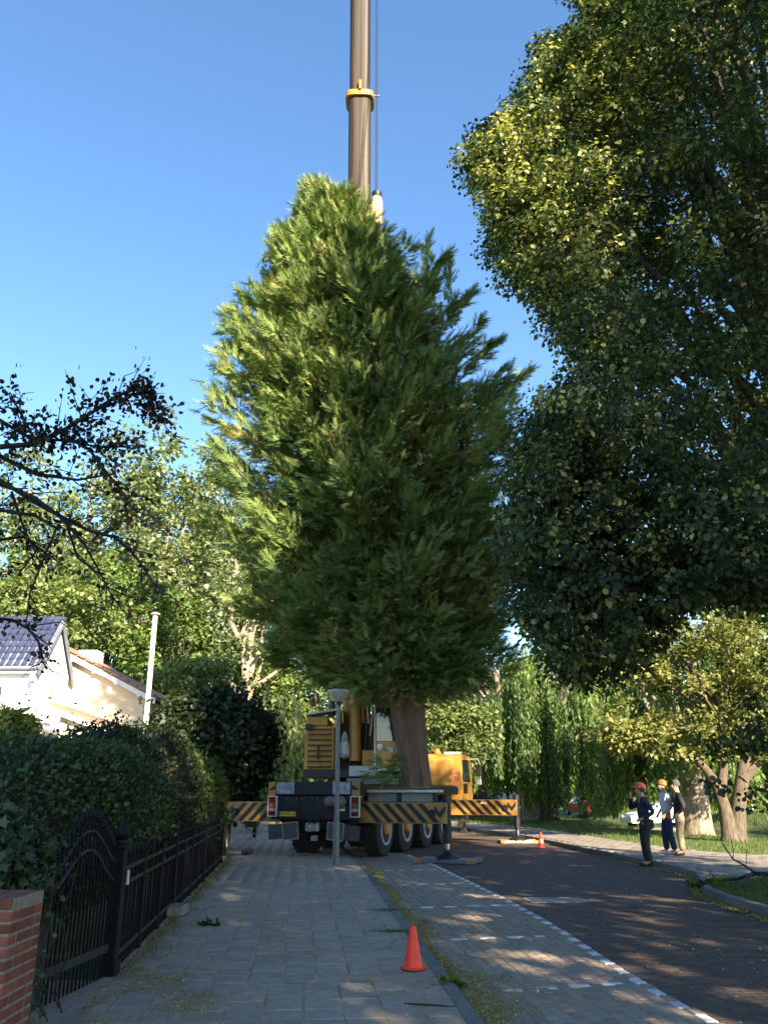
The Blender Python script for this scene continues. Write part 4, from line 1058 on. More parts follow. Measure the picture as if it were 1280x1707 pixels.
simple('acacia_tree', 'feathery yellow-green tree rising behind the blue tiled roof', 45, 1015, 44, (5.2, 3, 2.6), YELG, 100, 70, .3, 201)
simple('garden_tree', 'green tree behind the chimney of the yellow house', 175, 1060, 50, (4.0, 3, 5.2), MIDG, 110, 70, .32, 202)
simple('garden_tree', 'green tree in the gap between yellow house and dark round bush', 285, 1080, 47, (2.3, 2.2, 3.6), MIDG, 70, 70, .3, 203)
simple('garden_tree', 'small pale yellow-green tree peeping over the dark round bush', 330, 1130, 34, (1.5, 1.2, .9), YELG, 46, 70, .16, 204, rad=(.3, .5))
simple('park_tree', 'sunlit green tree behind the bowl lamp and crane boom', 520, 1150, 54, (3.6, 3, 4.6), YELG, 120, 70, .32, 205)
simple('park_tree', 'sunlit green tree left of the crane, behind the dark bush', 440, 1170, 48, (2.3, 2, 3.0), MIDG, 80, 70, .28, 206)
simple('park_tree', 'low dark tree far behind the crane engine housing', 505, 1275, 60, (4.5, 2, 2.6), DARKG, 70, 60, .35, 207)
simple('park_tree', 'pale maple with bright leaves behind the driver cab', 765, 1215, 38, (1.7, 1.5, 1.6), YELG, 60, 60, .22, 208, rad=(.35, .6))
for k, (u, v, Y, r, lb) in enumerate(((610, 1190, 72, (5, 3, 5.5), 'distant park tree straight behind the crane'), (700, 1180, 78, (5, 3, 6.5), 'distant park tree behind the conifer trunk'), (800, 1190, 70, (5, 3, 6), 'distant park tree left of the willow trunks'), (900, 1180, 76, (5, 3, 7), 'distant park tree behind the left willow'), (1000, 1190, 74, (5, 3, 6.5), 'distant park tree behind the red car'), (1100, 1180, 80, (5.5, 3, 7), 'distant park tree behind the silver car'), (1200, 1190, 76, (5.5, 3, 7), 'distant park tree behind the forked oak'), (1300, 1180, 70, (5.5, 3, 7), 'distant park tree at the right picture edge'), (1240, 1110, 58, (6, 3, 5.5), 'tall park tree whose top shows above the forked oak'))):
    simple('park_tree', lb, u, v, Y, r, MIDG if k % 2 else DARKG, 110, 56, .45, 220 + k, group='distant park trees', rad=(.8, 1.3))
rng = np.random.default_rng(230); n = 15000
fx = rng.uniform(-70, 75, n); fy = rng.uniform(96, 112, n)
fz = rng.random(n) ** .8 * (6.5 + 2.5 * np.sin(fx * .21) + 1.5 * np.sin(fx * .57 + 1))
fo = leaf_obj('far_wood', np.column_stack([fx, fy, fz]), rng.normal(size=(n, 3)), rng.normal(size=(n, 3)) + [0, -1, .4], rng.uniform(.7, 1.5, n), rng.normal(.4, .2, n), T_QUAD, MIDG, None)
tag(fo, 'far dark band of trees closing the view along the horizon', 'trees')
# tree with a pale bare trunk
c = gnd(405, 1352); b0 = Vector((at(408, 1150, 46).x, 46, 0))
rng = np.random.default_rng(240)
C = env_points(rng, 46, (b0.x - .2, 46, 10.5), (2.1, 1.8, 4.6), .3, None, .3)
pt = broadleaf('plane_tree', 'tree with pale bare forked trunk left of the conifer', 'tree', b0, .36, 4.6, C, rng.uniform(.4, .8, len(C)), 44, .26, POP, mat('pale_trunk', (.26, .21, .155), .85, var=.25, scale=3, bump=.4), limbs=4, seed=240)
for pts, r0 in (([(410, 1150), (405, 1080), (385, 1035), (395, 940), (393, 932)], .17), ([(410, 1110), (440, 1080), (450, 1075)], .13), ([(412, 1150), (440, 1135), (475, 1110)], .12), ([(405, 1070), (420, 1040), (440, 1005)], .10), ([(403, 1060), (412, 1030), (405, 1000)], .11)):
    MB().tube([at(u, v, 46) - b0 for u, v in pts], [r0 * (1 - .12 * q) for q in range(len(pts))], 8).build('limb', MATS['pale_trunk'], pt, True)

# --- weeping willows
WIL = leafmat('willow_leaf', [(0, (0.047, 0.087, 0.026)), (.5, (0.101, 0.162, 0.047)), (1, (0.216, 0.288, 0.080))], .52, .05, 1.5)
def willow(label, base, tr_r, h, r, zlow, nst, seed, m=WIL, leaf=.27, bark=BARK, trunk_h=None, ctr=None, name='willow_tree'):
    rng = np.random.default_rng(seed); random.seed(seed)
    t = thing(name, label, 'tree', base)
    th = trunk_h or h * .42
    ctr = Vector(ctr) if ctr else Vector((0, 0, 0))
    MB().tube([(0, 0, -.1), (0, 0, .3), (.05, 0, th * .5), (ctr.x * .3, ctr.y * .3, th)], [tr_r * 1.3, tr_r * 1.05, tr_r * .92, tr_r * .8], 12, wob=.1).build('trunk', bark, t, True)
    for k in range(9):
        a = 2 * math.pi * k / 9 + rng.uniform(-.3, .3); q = r * rng.uniform(.5, .85)
        e = Vector((ctr.x + q * math.cos(a), ctr.y + q * math.sin(a), h * rng.uniform(.72, .95)))
        MB().tube(limb_path((ctr.x * .3, ctr.y * .3, th * .95), e, .12), [tr_r * .45 * (1 - .13 * i) for i in range(7)], 6, cap=False).build('limb', bark, t, True)
    P, D, N, S, T = [], [], [], [], []
    # hanging tresses gathered in curtains
    ncur = max(10, nst // 26)
    ca = rng.uniform(0, 2 * math.pi, ncur); cr = r * np.sqrt(rng.uniform(.12, 1, ncur)); ct = rng.normal(.5, .16, ncur); cb = rng.uniform(-.2, 1, ncur)
    for i in range(nst):
        j = rng.integers(ncur)
        x = ctr.x + cr[j] * math.cos(ca[j]) + rng.normal(0, .28); y = ctr.y + cr[j] * math.sin(ca[j]) + rng.normal(0, .28)
        rr = math.hypot(x - ctr.x, y - ctr.y) / r
        z1 = h * (1 - .42 * min(rr, 1.15) ** 2) * rng.uniform(.72, 1.03)
        z0 = max(zlow * rng.uniform(.6, 1.3) + max(0, cb[j]) * .28 * (h - zlow), .15)
        if z0 > z1 - .6: z0 = max(.2, z1 - 1.4)
        L = z1 - z0; nl = int(L / (leaf * .55)) + 3
        s = np.linspace(0, 1, nl)
        out = np.array([math.cos(ca[j]), math.sin(ca[j])])
        sw = .35 * s * (1 - s * .6)
        px = x + out[0] * sw + .05 * np.sin(s * 9 + i); py = y + out[1] * sw + .05 * np.cos(s * 8 + i); pzz = z1 - s * L
        P.append(np.column_stack([px, py, pzz])); D.append(np.column_stack([rng.normal(0, .45, nl), rng.normal(0, .45, nl), np.full(nl, -1.0)])); N.append(rng.normal(size=(nl, 3)))
        S.append(leaf * rng.uniform(.7, 1.3, nl)); T.append(ct[j] + rng.normal(0, .16, nl))
    P, D, N, S, T = map(np.concatenate, (P, D, N, S, T))
    leaf_obj('hanging_foliage', P, D, N, S, T, (T_NARROW[0] * np.array([1.9, 1.15, 1]), T_NARROW[1]), m, t)
    return t
g1 = gnd(916, 1372)
willow('large weeping willow with dark upright trunk behind the striped beam', (g1.x, g1.y, .08), .50, 10.0, 4.8, 1.1, 780, 301, ctr=(.6, 0, 0))
g2 = at(885, 1370, g1.y + 1.8)
willow('weeping willow with broad pale sunlit trunk left of the dark willow trunk', (g2.x, g2.y, .08), .85, 9.5, 4.2, 2.2, 420, 302, bark=BARK_PALE, ctr=(-1.2, .5, 0))
g3 = gnd(790, 1352)
willow('weeping willow trailing over the dark parked car', (at(800, 1352, 56).x, 56, .08), .5, 9.0, 4.0, 1.7, 480, 303)
g4 = gnd(1163, 1394)
willow('weeping willow with thick bright trunk behind the three men', (g4.x, g4.y, .08), .52, 8.0, 4.2, 1.0, 430, 304, bark=BARK_PALE, ctr=(.6, 2.4, 0))
g5 = at(1262, 1380, 40)
willow('weeping willow at the right edge beyond the forked trunk', (g5.x + 2.4, 40, .08), .4, 8.0, 3.6, 1.0, 320, 305)
g6 = at(470, 1320, 40)
willow('pale weeping birch left of the crane beyond the dark bush', (g6.x, 40, 0), .2, 6.4, 1.3, 1.4, 150, 306, m=YELG, leaf=.25, bark=BARK_PALE, name='birch_tree')

# --- forked oak by the pavement
go = gnd(1218, 1403, .08)
rng = np.random.default_rng(320); random.seed(320)
oak = thing('oak_tree', 'forked thick-trunked tree with pale sunlit leaves beside the three men', 'tree', go)
OB = mat('oak_bark', (.05, .04, .03), .95, c2=(.14, .11, .08), scale=5, bump=1, bscale=10, streak=(4, 4, .7))
b = MB()
def pp(lst, Y): return [at(u, v, Y) - go for u, v in lst]
b.tube(pp([(1216, 1410), (1216, 1392), (1208, 1350), (1195, 1310), (1178, 1285), (1160, 1265)], go.y), [.36, .28, .21, .18, .14, .10], 12, wob=.07)
b.tube(pp([(1229, 1410), (1228, 1390), (1230, 1340), (1236, 1300), (1240, 1265), (1232, 1220)], go.y + .1), [.36, .29, .25, .23, .2, .15], 12, wob=.07)
b.tube(pp([(1237, 1300), (1258, 1275), (1275, 1262), (1300, 1240)], go.y), [.2, .16, .13, .1], 8)
b.tube(pp([(1200, 1320), (1205, 1280), (1196, 1240), (1180, 1190)], go.y + .2), [.2, .16, .13, .09], 8)
b.tube(pp([(1236, 1240), (1200, 1180), (1160, 1120), (1120, 1090)], go.y + .3), [.18, .14, .1, .05], 8)
b.tube(pp([(1232, 1225), (1240, 1150), (1230, 1080)], go.y + .3), [.18, .14, .08], 8)
b.build('trunk', OB, oak, True)
C = env_points(rng, 210, at(1165, 1130, go.y), (3.9, 2.6, 3.1), .3, None, .3)
C = np.concatenate([C, env_points(rng, 40, at(1060, 1225, go.y - .5), (1.1, .8, .5), .1), env_points(rng, 60, at(1290, 1120, go.y), (2.2, 2, 2.2), .3)])
u_, v_ = proj(C); C = C[(v_ < 1262)]
for i in rng.choice(len(C), 14, replace=False):
    MB().tube(limb_path(at(1215, 1215, go.y + .2) - go, Vector(C[i]) - go, .1), [.09 - .012 * q for q in range(7)], 5, cap=False).build('limb', OB, oak, True)
P, d, nn, S, tn = clump_leaves(rng, C, rng.uniform(.3, .62, len(C)), 76, .17, .2, .6, .3, .5)
leaf_obj('crown', P, d, nn, S, tn, T_QUAD, leafmat('oak_leaf', [(0, (0.071, 0.095, 0.026)), (.5, (0.143, 0.167, 0.048)), (1, (0.286, 0.280, 0.107))], .3, .05, 1.5), oak, base=go)

# ================================================================== LEFT GARDENS
HEDGE = leafmat('privet_leaf', [(0, (0.018, 0.035, 0.011)), (.5, (0.037, 0.069, 0.019)), (.9, (0.077, 0.122, 0.034)), (1, (0.158, 0.203, 0.056))], .3, .10, 1.6, .35)
GOLD = leafmat('golden_leaf', [(0, (.09, .12, .02)), (.5, (.17, .20, .035)), (1, (.28, .29, .06))], .3, .04, 1.5)
TWIG = mat('hedge_twigs', (.018, .016, .010), .95, c2=(.035, .035, .018), scale=9, bump=.8, bscale=20)
def hedge(name, label, c, r, nleaf, size, m, seed, e=.6, tmpl=T_QUAD, cat='hedge', zfloor=.1, wisp=.06, core=.9, group=None, lobes=.06):
    """clipped bush: twiggy core with leaves through its outer shell"""
    rng = np.random.default_rng(seed)
    t = thing(name, label, cat, (c[0], c[1], 0), 0, group)
    ph = rng.uniform(0, 6.28, 4)
    def surf(o):
        q = np.sign(o) * np.abs(o) ** e
        q = q / (np.max(np.abs(q), axis=1, keepdims=True) ** .35)
        q = unit(q) * (np.sum(np.abs(unit(q)) ** 2.25, axis=1, keepdims=True) ** (-1 / 2.25))
        w = 1 + lobes * (np.sin(q[:, 0:1] * r[0] * 3 + ph[0]) * np.sin(q[:, 1:2] * r[1] * 2.2 + ph[1]) + np.sin(q[:, 2:3] * r[2] * 3.1 + ph[2]) * .6)
        return q * w
    bm = bmesh.new(); bmesh.ops.create_icosphere(bm, subdivisions=3, radius=1)
    co = np.array([v.co[:] for v in bm.verts]); s = surf(co) * np.array(r) * core + np.array([0, 0, c[2]])
    s[:, 2] = np.maximum(s[:, 2], zfloor)
    for v, k in zip(bm.verts, s): v.co = k
    me = bpy.data.meshes.new('twig_core'); bm.to_mesh(me); bm.free()
    obj('twig_core', me, TWIG, t)
    o = unit(rng.normal(size=(nleaf, 3)) * np.array([r[1] * r[2], r[0] * r[2], r[0] * r[1]]) ** .35)
    q = surf(o)
    dep = core + (1.0 - core) * rng.random(nleaf) ** .7 + wisp * rng.exponential(1, nleaf) * (rng.random(nleaf) < .3)
    P = q * dep[:, None] * np.array(r) + np.array([0, 0, c[2]])
    k = P[:, 2] > zfloor; P, o2 = P[k], unit(q[k] / np.array(r))
    n = len(P)
    nn = o2 + rng.normal(0, .45, (n, 3)) + np.array([0, 0, .25])
    d = rng.normal(size=(n, 3)) + o2 * .5 + np.array([0, 0, .1])
    leaf_obj('foliage', P, d, nn, size * rng.uniform(.6, 1.3, n), rng.normal(.45, .2, n), tmpl, m, t)
    return t
hedge('hedge', 'big rounded dark green hedge swelling over the gate and near fence', (-4.02, 10.8, 1.28), (1.22, 2.75, .98), 50000, .062, HEDGE, 401, zfloor=.25, e=.85, wisp=.03, core=.93)
hedge('topiary_bush', 'first dark clipped dome behind the big hedge', (-4.75, 14.4, 1.5), (.95, 1.0, 1.32), 9000, .075, DARKG, 402, cat='bush', e=.9)
hedge('topiary_bush', 'taller dark clipped dome between first dome and lit hedge end', (-4.6, 16.9, 1.55), (1.05, 1.2, 1.36), 9000, .08, DARKG, 403, cat='bush', e=.9)
hedge('hedge', 'upright clipped hedge with sunlit end behind the far fence panels', (-4.5, 19.6, 1.3), (.78, 2.3, 1.2), 17000, .085, leafmat('box_leaf', [(0, (.035, .06, .014)), (.5, (.07, .11, .022)), (1, (.16, .2, .05))], .3, .05), 404, e=.65)
hedge('golden_bush', 'rounded golden-green conifer bush at the left picture edge', tuple(at(8, 1250, 15))[:2] + (1.5,), (.62, .7, 1.55), 9000, .09, GOLD, 405, cat='bush', e=.9)
hedge('golden_bush', 'lower golden-green bush beside the taller golden bush', tuple(at(33, 1270, 15.5))[:2] + (1.3,), (.36, .6, 1.32), 5000, .09, GOLD, 406, cat='bush', e=.9)
cb_ = at(352, 1240, 26)
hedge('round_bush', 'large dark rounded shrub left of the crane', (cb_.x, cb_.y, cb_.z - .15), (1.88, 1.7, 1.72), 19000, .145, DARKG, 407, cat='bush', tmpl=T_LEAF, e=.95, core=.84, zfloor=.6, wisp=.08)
hedge('low_bush', 'bright low bush seen over the left striped beam', tuple(at(425, 1325, 36))[:2] + (1.2,), (.9, .6, .55), 3000, .12, GOLD, 408, cat='bush', zfloor=.05)
hedge('shrub', 'shaded shrub filling the garden behind the iron gate', (-3.7, 7.4, .75), (.75, 1.0, .75), 8000, .09, DARKG, 409, cat='bush', tmpl=T_LEAF)
# ivy over the brick pier
IVYM = leafmat('ivy_leaf', [(0, (0.013, 0.031, 0.016)), (.5, (0.026, 0.055, 0.023)), (.85, (0.048, 0.086, 0.026)), (1, (0.154, 0.192, 0.048))], .25, .12, 1.6, .3)
hedge('ivy', 'ivy with lobed leaves spilling over the red brick pier', (-2.80, 6.0, 1.20), (.52, .55, .33), 4200, .060, IVYM, 410, tmpl=T_IVY, cat='ivy', zfloor=.9, e=.9, wisp=.05, core=.88)
rng = np.random.default_rng(411)
iv = thing('ivy_trail', 'ivy runners hanging in the dark slot between pier and gate', 'ivy', (-2.5, 6.75, .05))
for k in range(5):
    x = rng.uniform(-.12, .10); y = rng.uniform(-.35, .3)
    st_ = [Vector((x + .05 * math.sin(q * 2 + k), y + .04 * math.cos(q * 3), .05 + q * .16)) for q in range(7)]
    MB().tube(st_, .006, 5).build('stem', TWIG, iv)
n = 110
P = np.column_stack([rng.normal(0, .05, n), rng.normal(0, .12, n), rng.random(n) ** 1.2 * 1.05 + .03])
leaf_obj('leaves', P, rng.normal(size=(n, 3)) + [0, -.3, -.6], rng.normal(size=(n, 3)) * .5 + [.5, -.8, .2], rng.uniform(.035, .06, n), rng.random(n), T_IVY, IVYM, iv)

# --- purple-leaved tree reaching in from the left
PLUM = leafmat('plum_leaf', [(0, (.012, .014, .009)), (.6, (.028, .026, .014)), (.9, (.05, .028, .02)), (1, (.17, .05, .035))], .25, .08, 1.4)
PB = Vector((-4.9, 6.2, .05))
plum = thing('plum_tree', 'dark purple-leaved tree reaching bare twiggy branches in from the left', 'tree', PB)
PBK = mat('plum_bark', (.022, .018, .016), .9, var=.4, scale=12, bump=.5)
rng = np.random.default_rng(420); random.seed(420)
MB().tube([(0, 0, -.1), (0, 0, .3), (.1, 0, 1.4), (.05, .1, 2.6), (.2, .1, 3.4)], [.17, .13, .11, .10, .08], 10, wob=.05).build('trunk', PBK, plum, True)
def wpx(l, Y=6.2): return [at(u, v, Y + rng.normal(0, .08)) - PB for u, v in l]
mains = [([(-300, 760), (-120, 770), (0, 745), (60, 740), (110, 715), (150, 690), (195, 660), (228, 648), (245, 662), (256, 684), (268, 700)], .024, 1.15),
         ([(-300, 820), (-100, 790), (0, 800), (60, 838), (110, 865), (150, 885), (190, 895), (215, 915), (240, 945), (258, 978), (262, 990)], .018, .14),
         ([(-200, 760), (-60, 790), (10, 810), (60, 830), (100, 862), (140, 905), (165, 950), (185, 990)], .016, .16),
         ([(-200, 700), (-60, 690), (0, 700), (50, 730), (110, 735), (165, 745), (210, 745)], .016, 1.1),
         ([(-100, 1010), (-20, 1030), (20, 1033), (48, 1048), (66, 1072), (72, 1098), (66, 1108)], .012, .05),
         ([(-80, 860), (0, 850), (60, 860), (95, 880), (70, 940), (50, 990), (44, 1040)], .014, .2),
         ([(100, 720), (150, 750), (180, 790), (205, 820), (222, 850)], .013, .4),
         ([(-60, 730), (0, 760), (60, 790), (130, 800), (190, 790)], .02, .35),
         ([(20, 820), (40, 880), (60, 920), (30, 960)], .011, .3), ([(110, 868), (130, 930), (170, 960), (190, 1000)], .010, .1), ([(-60, 880), (0, 900), (40, 895), (90, 930)], .013, .3), ([(60, 735), (30, 680), (18, 655)], .010, .8)]
LP, LD = [], []
for l, r0, dens in mains:
    p = wpx(l)
    MB().tube(p, [r0 * (1 - .8 * q / (len(p) - 1)) + .003 for q in range(len(p))], 6, cap=False).build('branch', PBK, plum, True)
    for i in range(len(p) - 1):
        seg = p[i + 1] - p[i]
        if p[i + 1].x + PB.x < -4.2: continue
        for q in range(int(5 + 4 * dens)):          # side twigs
            s = p[i].lerp(p[i + 1], rng.random())
            e = s + seg.normalized() * rng.uniform(.05, .22) + Vector(rng.normal(0, .13, 3))
            mid_ = (s + e) / 2 + Vector(rng.normal(0, .03, 3))
            MB_ = None
            LPn = int(rng.poisson(11 * dens + .8))
            if q % 2 == 0: MB().tube([s, mid_, e], [.006, .004, .002], 4, cap=False).build('twig', PBK, plum)
            for _ in range(LPn):
                LP.append(s.lerp(e, rng.random()) + Vector(rng.normal(0, .035, 3))); LD.append(e - s)
LP = np.array(LP); LD = np.array(LD)
n = len(LP); tn = rng.normal(.4, .22, n)
uu, vv_ = proj(LP + np.array(PB)); tn = np.where((uu > 185) & (rng.random(n) < .25), .95, np.minimum(tn, .7))
leaf_obj('leaves', LP, LD + rng.normal(0, .12, (n, 3)), rng.normal(size=(n, 3)), rng.uniform(.028, .052, n), tn, T_LEAF, PLUM, plum)

# ================================================================== FENCE, GATE, PIER
IRN = mat('black_iron', (0.004, 0.0042, 0.005), .6, spec=.25, var=.4, scale=12, bump=.25, bscale=60)
IRNG = mat('worn_iron', (0.022, 0.023, 0.025), .5, spec=.35, var=.4, scale=10)
def fpt(y, z=0.0, dx=0.0): return Vector((float(FX(y)) + dx, y, z))
fence = thing('iron_fence', 'long low black iron fence along the left pavement', 'fence', fpt(8.55))
F0 = fpt(8.55)
def ironpost(y, h, w, parent, f0, fin=True):
    p = fpt(y) - f0
    b = MB(); b.box(p + Vector((0, 0, h / 2)), (w, w, h), bev=.006); b.box(p + Vector((0, 0, h + .012)), (w * 1.3, w * 1.3, .024), bev=.006); b.box(p + Vector((0, 0, .05)), (w * 1.35, w * 1.35, .1), bev=.008)
    o = b.build('post', IRN, parent)
    if fin:
        b = MB(); b.lathe([(w * .3, 0), (w * .5, .02), (w * .25, .045), (w * .55, .085), (w * .62, .12), (w * .4, .165), (w * .12, .21), (.004, .24)], p + Vector((0, 0, h + .024)), 12); b.build('finial', IRN, o, True)
    return o
big = [8.62, 12.5, 16.6, 20.9]
for y in big[1:]: ironpost(y, 1.02, .085, fence, F0)
for a, b_, n in ((8.62, 12.5, 2), (12.5, 16.6, 3), (16.6, 20.9, 3)):
    for k in range(1, n + 1): ironpost(a + (b_ - a) * k / (n + 1), 1.0, .055, fence, F0, False)
    pts = np.linspace(a, b_, 5)
    for z, m_, w in ((.93, IRNG, .035), (.79, IRNG, .035), (.19, IRNG, .04)):
        for q in range(4):
            MB().bar(fpt(pts[q], z) - F0, fpt(pts[q + 1], z) - F0, .03, w).build('rail', m_, fence)
pm_ = MB(); pm_.box((0, 0, .5), (.014, .014, 1.0)); pm_.lathe([(.007, 1.0), (.016, 1.02), (.012, 1.05), (.002, 1.10)], (0, 0, 0), 6)
pme = pm_.mesh('picket'); pme.materials.append(IRN)
ypk = np.arange(8.74, 20.85, .115)
for y in ypk:
    o = bpy.data.objects.new('picket', pme); col.objects.link(o); o.parent = fence
    o.location = fpt(y) - F0 + Vector((0, 0, .04)); o.rotation_euler = (random.gauss(0, .006), random.gauss(0, .006), 0)
# small concrete block and white tag by the fence
b = MB(); b.span((-.02, -.2, 0), (.22, .22, .13), .015); blk_ = b.build('concrete_block', CONC, None, loc=fpt(12.35, SW_Z)); tag(blk_, 'low concrete block at the foot of the second fence post', 'block')
b = MB(); b.box((.05, .12, .86), (.012, .05, .13)); b.build('white_tag', WHT, fence)
# gate
gp = thing('gate_post', 'stout black gate post with finial between gate and fence', 'gate post', fpt(8.5, SW_Z))
b = MB(); b.box((0, 0, .54), (.11, .11, 1.08), bev=.008); b.box((0, 0, .06), (.15, .15, .12), bev=.01); b.build('shaft', IRN, gp)
b = MB(); b.lathe([(.085, 1.08), (.085, 1.105), (.05, 1.12), (.045, 1.15), (.075, 1.18), (.08, 1.22), (.05, 1.275), (.015, 1.33), (.003, 1.36)], (0, 0, 0), 14); b.build('finial', IRN, gp, True)
_f = fpt
def fpt(y, z=0.0, dx=0.0):
    f = (y - 7.12) / 1.28
    return Vector((-2.66 + .14 * f, 7.22 + 1.2 * f, z))
gate = thing('garden_gate', 'black iron garden gate with arched top and spiked pickets', 'gate', fpt(7.1, SW_Z))
G0 = fpt(7.1, SW_Z)
y0g, y1g = 7.12, 8.40
for y, h in ((y0g, .92), (y1g, .86)):
    MB().box(fpt(y, SW_Z + h / 2 + .03) - G0, (.04, .045, h)).build('stile', IRNG if y == y0g else IRN, gate)
MB().bar(fpt(y0g, SW_Z + .24) - G0, fpt(y1g, SW_Z + .24) - G0, .035, .07).build('bottom_rail', IRNG, gate)
def arch(f): return .80 + .30 * math.sin(math.pi * min(1, max(0, f))) ** 1.5
for dz in (0.0, .16):
    pts = [fpt(y0g + (y1g - y0g) * k / 16, SW_Z + arch(k / 16) + dz) - G0 for k in range(17)]
    MB().tube(pts, .017, 8).build('arch_rail', IRNG, gate, True)
for k in range(1, 17):
    f = k / 17; y = y0g + (y1g - y0g) * f
    p = fpt(y) - G0; h = arch(f) + .16
    b = MB(); b.bar(p + Vector((0, 0, .06)), p + Vector((0, 0, SW_Z + h + .10)), .016); b.lathe([(.007, 0), (.02, .02), (.014, .07), (.002, .13)], p + Vector((0, 0, SW_Z + h + .10)), 6)
    for q in range(3): b.lathe([(.006, -.012), (.02, 0), (.006, .012)], p + Vector((0, 0, SW_Z + h + .02 + q * .035)), 6)
    b.build('picket', IRN, gate)
for k in range(8):
    f = (k + 1.0) / 9; y = y0g + (y1g - y0g) * f
    c_ = fpt(y, SW_Z + arch(f) + .08) - G0
    b = MB(); b.tube([c_ + Vector((0, .05 * math.cos(a), .05 * math.sin(a))) for a in np.linspace(0, 2 * math.pi, 11)], .007, 5, cap=False); b.build('ring', IRN, gate, True)
fpt = _f
# brick pier
BRK = mat('red_brick', (.15, .042, .028), .9, c2=(.25, .08, .05), scale=9, bump=.5, bscale=50, rnd=.3)
MORT = mat('mortar', (.25, .215, .17), .95, var=.25, scale=25, bump=.5, bscale=80)
PX0, PX1, PY0, PY1 = -2.62, -2.035, 5.0, 5.44
pier = thing('brick_pier', 'red brick garden pier at the lower left corner, covered by ivy', 'pier', (PX0, PY0, 0))
MB().span((.004, .004, -.05), (PX1 - PX0 - .004, PY1 - PY0 - .004, 1.085)).build('mortar_core', MORT, pier)
mc = {}
def brick(c, s):
    k = tuple(round(q, 3) for q in s)
    if k not in mc:
        b = MB(); b.box((0, 0, 0), s, bev=.004); mc[k] = b.mesh('brick'); mc[k].materials.append(BRK)
    o = bpy.data.objects.new('brick', mc[k]); col.objects.link(o); o.parent = pier
    o.location = Vector(c) + Vector((random.gauss(0, .001), random.gauss(0, .001), 0)); o.rotation_euler = (0, 0, random.gauss(0, .006))
W, Dp = PX1 - PX0, PY1 - PY0
for k in range(18):
    z = .026 + k * .0605
    if k == 17:
        for q in range(5): brick((.055 + q * .118, Dp / 2, z + .004), (.108, Dp + .01, .055))
        continue
    ln = [.21, .21, .1425 - .0] if k % 2 else [.1425, .21, .21]
    x = 0
    for L in ln:
        for yb in (.05, Dp - .05): brick((x + L / 2 + .0, yb, z), (L - .002, .10, .047))
        x += L + .0112
    for xb in (.05, W - .05):
        brick((xb, Dp / 2, z), (.10, Dp - .2 - .024, .047))

# ================================================================== HOUSES
WALLW = mat('white_render', (.82, .82, .82), .9, var=.04, scale=5, bump=.15, bscale=40)
WALLY = mat('yellow_brick', (.62, .52, .36), .9, c2=(.72, .62, .45), scale=14, bump=.25, bscale=50)
TILEB = mat('blue_glazed_tile', (.035, .042, .085), .34, var=.4, scale=6, rnd=.2, spec=.7)
TILEO = mat('brown_roof_tile', (.22, .12, .08), .85, c2=(.32, .2, .14), scale=6, bump=.5)
FASC = mat('fascia_white', (.7, .7, .7), .5, var=.08)
SLATE = mat('grey_lead', (.16, .18, .23), .5, var=.2, scale=5)
Fc = at(68, 1110, 30.0); hy = 30.0; hd_ = 3.34; zE = Fc.z; zR = at(93, 1036, 30 + hd_ / 2).z; xg = Fc.x - .15
hs = thing('white_house', 'white rendered house with glossy blue tiled roof at the left edge', 'house', (xg, hy, 0))
b = MB(); b.prism([(.12, -.1), (hd_ - .12, -.1), (hd_ - .12, zE), (hd_ / 2, zR - .12), (.12, zE)], -14, 0); b.build('wall', WALLW, hs)
sl = math.hypot(hd_ / 2, zR - zE); an = math.atan2(zR - zE, hd_ / 2)
rf = MB(); rf.plate([(-14.1, -.14, zE - .1), (.14, -.14, zE - .1), (.14, hd_ / 2, zR), (-14.1, hd_ / 2, zR)], (0, -math.sin(an), math.cos(an)), .05)
rf.plate([(-14.1, hd_ + .14, zE - .1), (.14, hd_ + .14, zE - .1), (.14, hd_ / 2, zR), (-14.1, hd_ / 2, zR)], (0, math.sin(an), math.cos(an)), .05); roof = rf.build('roof', SLATE, hs)
tw, tl_ = .27, .36
tv_ = []
for i in range(7):
    a = i / 6; x = (a - .5) * tw; zc = .035 * math.cos(a * 2 * math.pi) 
    tv_ += [(x, 0, .02 + zc), (x, tl_ * 1.04, zc - .0)]
ttf = [(2 * i, 2 * i + 2, 2 * i + 3, 2 * i + 1) for i in range(6)] + [(2 * i, 2 * i + 1, 2 * i + 3, 2 * i + 2) for i in range(0)]
tv_ += [(-tw / 2, 0, .0), (tw / 2, 0, 0)]; ttf.append((14, 15, 12, 10, 8, 6, 4, 2, 0))
tme = bpy.data.meshes.new('roof_tile'); tme.from_pydata(tv_, [], ttf); tme.materials.append(TILEB)
nr = int((sl + .1) / tl_)
for j in range(nr + 1):
    for i in range(30):
        o = bpy.data.objects.new('roof_tile', tme); col.objects.link(o); o.parent = roof
        dd = -.12 + j * tl_ * .98
        o.location = (-.02 - i * tw, -.14 + .12 * 0 + (dd + .12) * math.cos(an), zE - .1 + (dd + .12) * math.sin(an) + .085)
        o.rotation_euler = (an + random.gauss(0, .008), 0, random.gauss(0, .006))
for i in range(30):
    b = MB(); b.tube([(-.1 - i * .3, hd_ / 2, zR + .09), (-.1 - i * .3 + .29, hd_ / 2, zR + .10)], .085, 8); b.build('ridge_tile', TILEB, roof, True)
b = MB(); b.tube([(-14, -.2, zE - .1), (.1, -.2, zE - .1)], .07, 8); b.build('gutter', SLATE, hs, True)
b = MB(); b.span((-14, -.15, zE - .28), (.1, .1, zE - .18)); b.build('soffit', mat('soffit_grey', (.35, .35, .36), .7), hs)
b = MB(); b.plate([(.13, -.16, zE - .12), (.13, hd_ / 2, zR - .02), (.13, hd_ / 2, zR - .2), (.13, -.02, zE - .32)], (1, 0, 0), .05); b.build('verge_board', SLATE, hs)
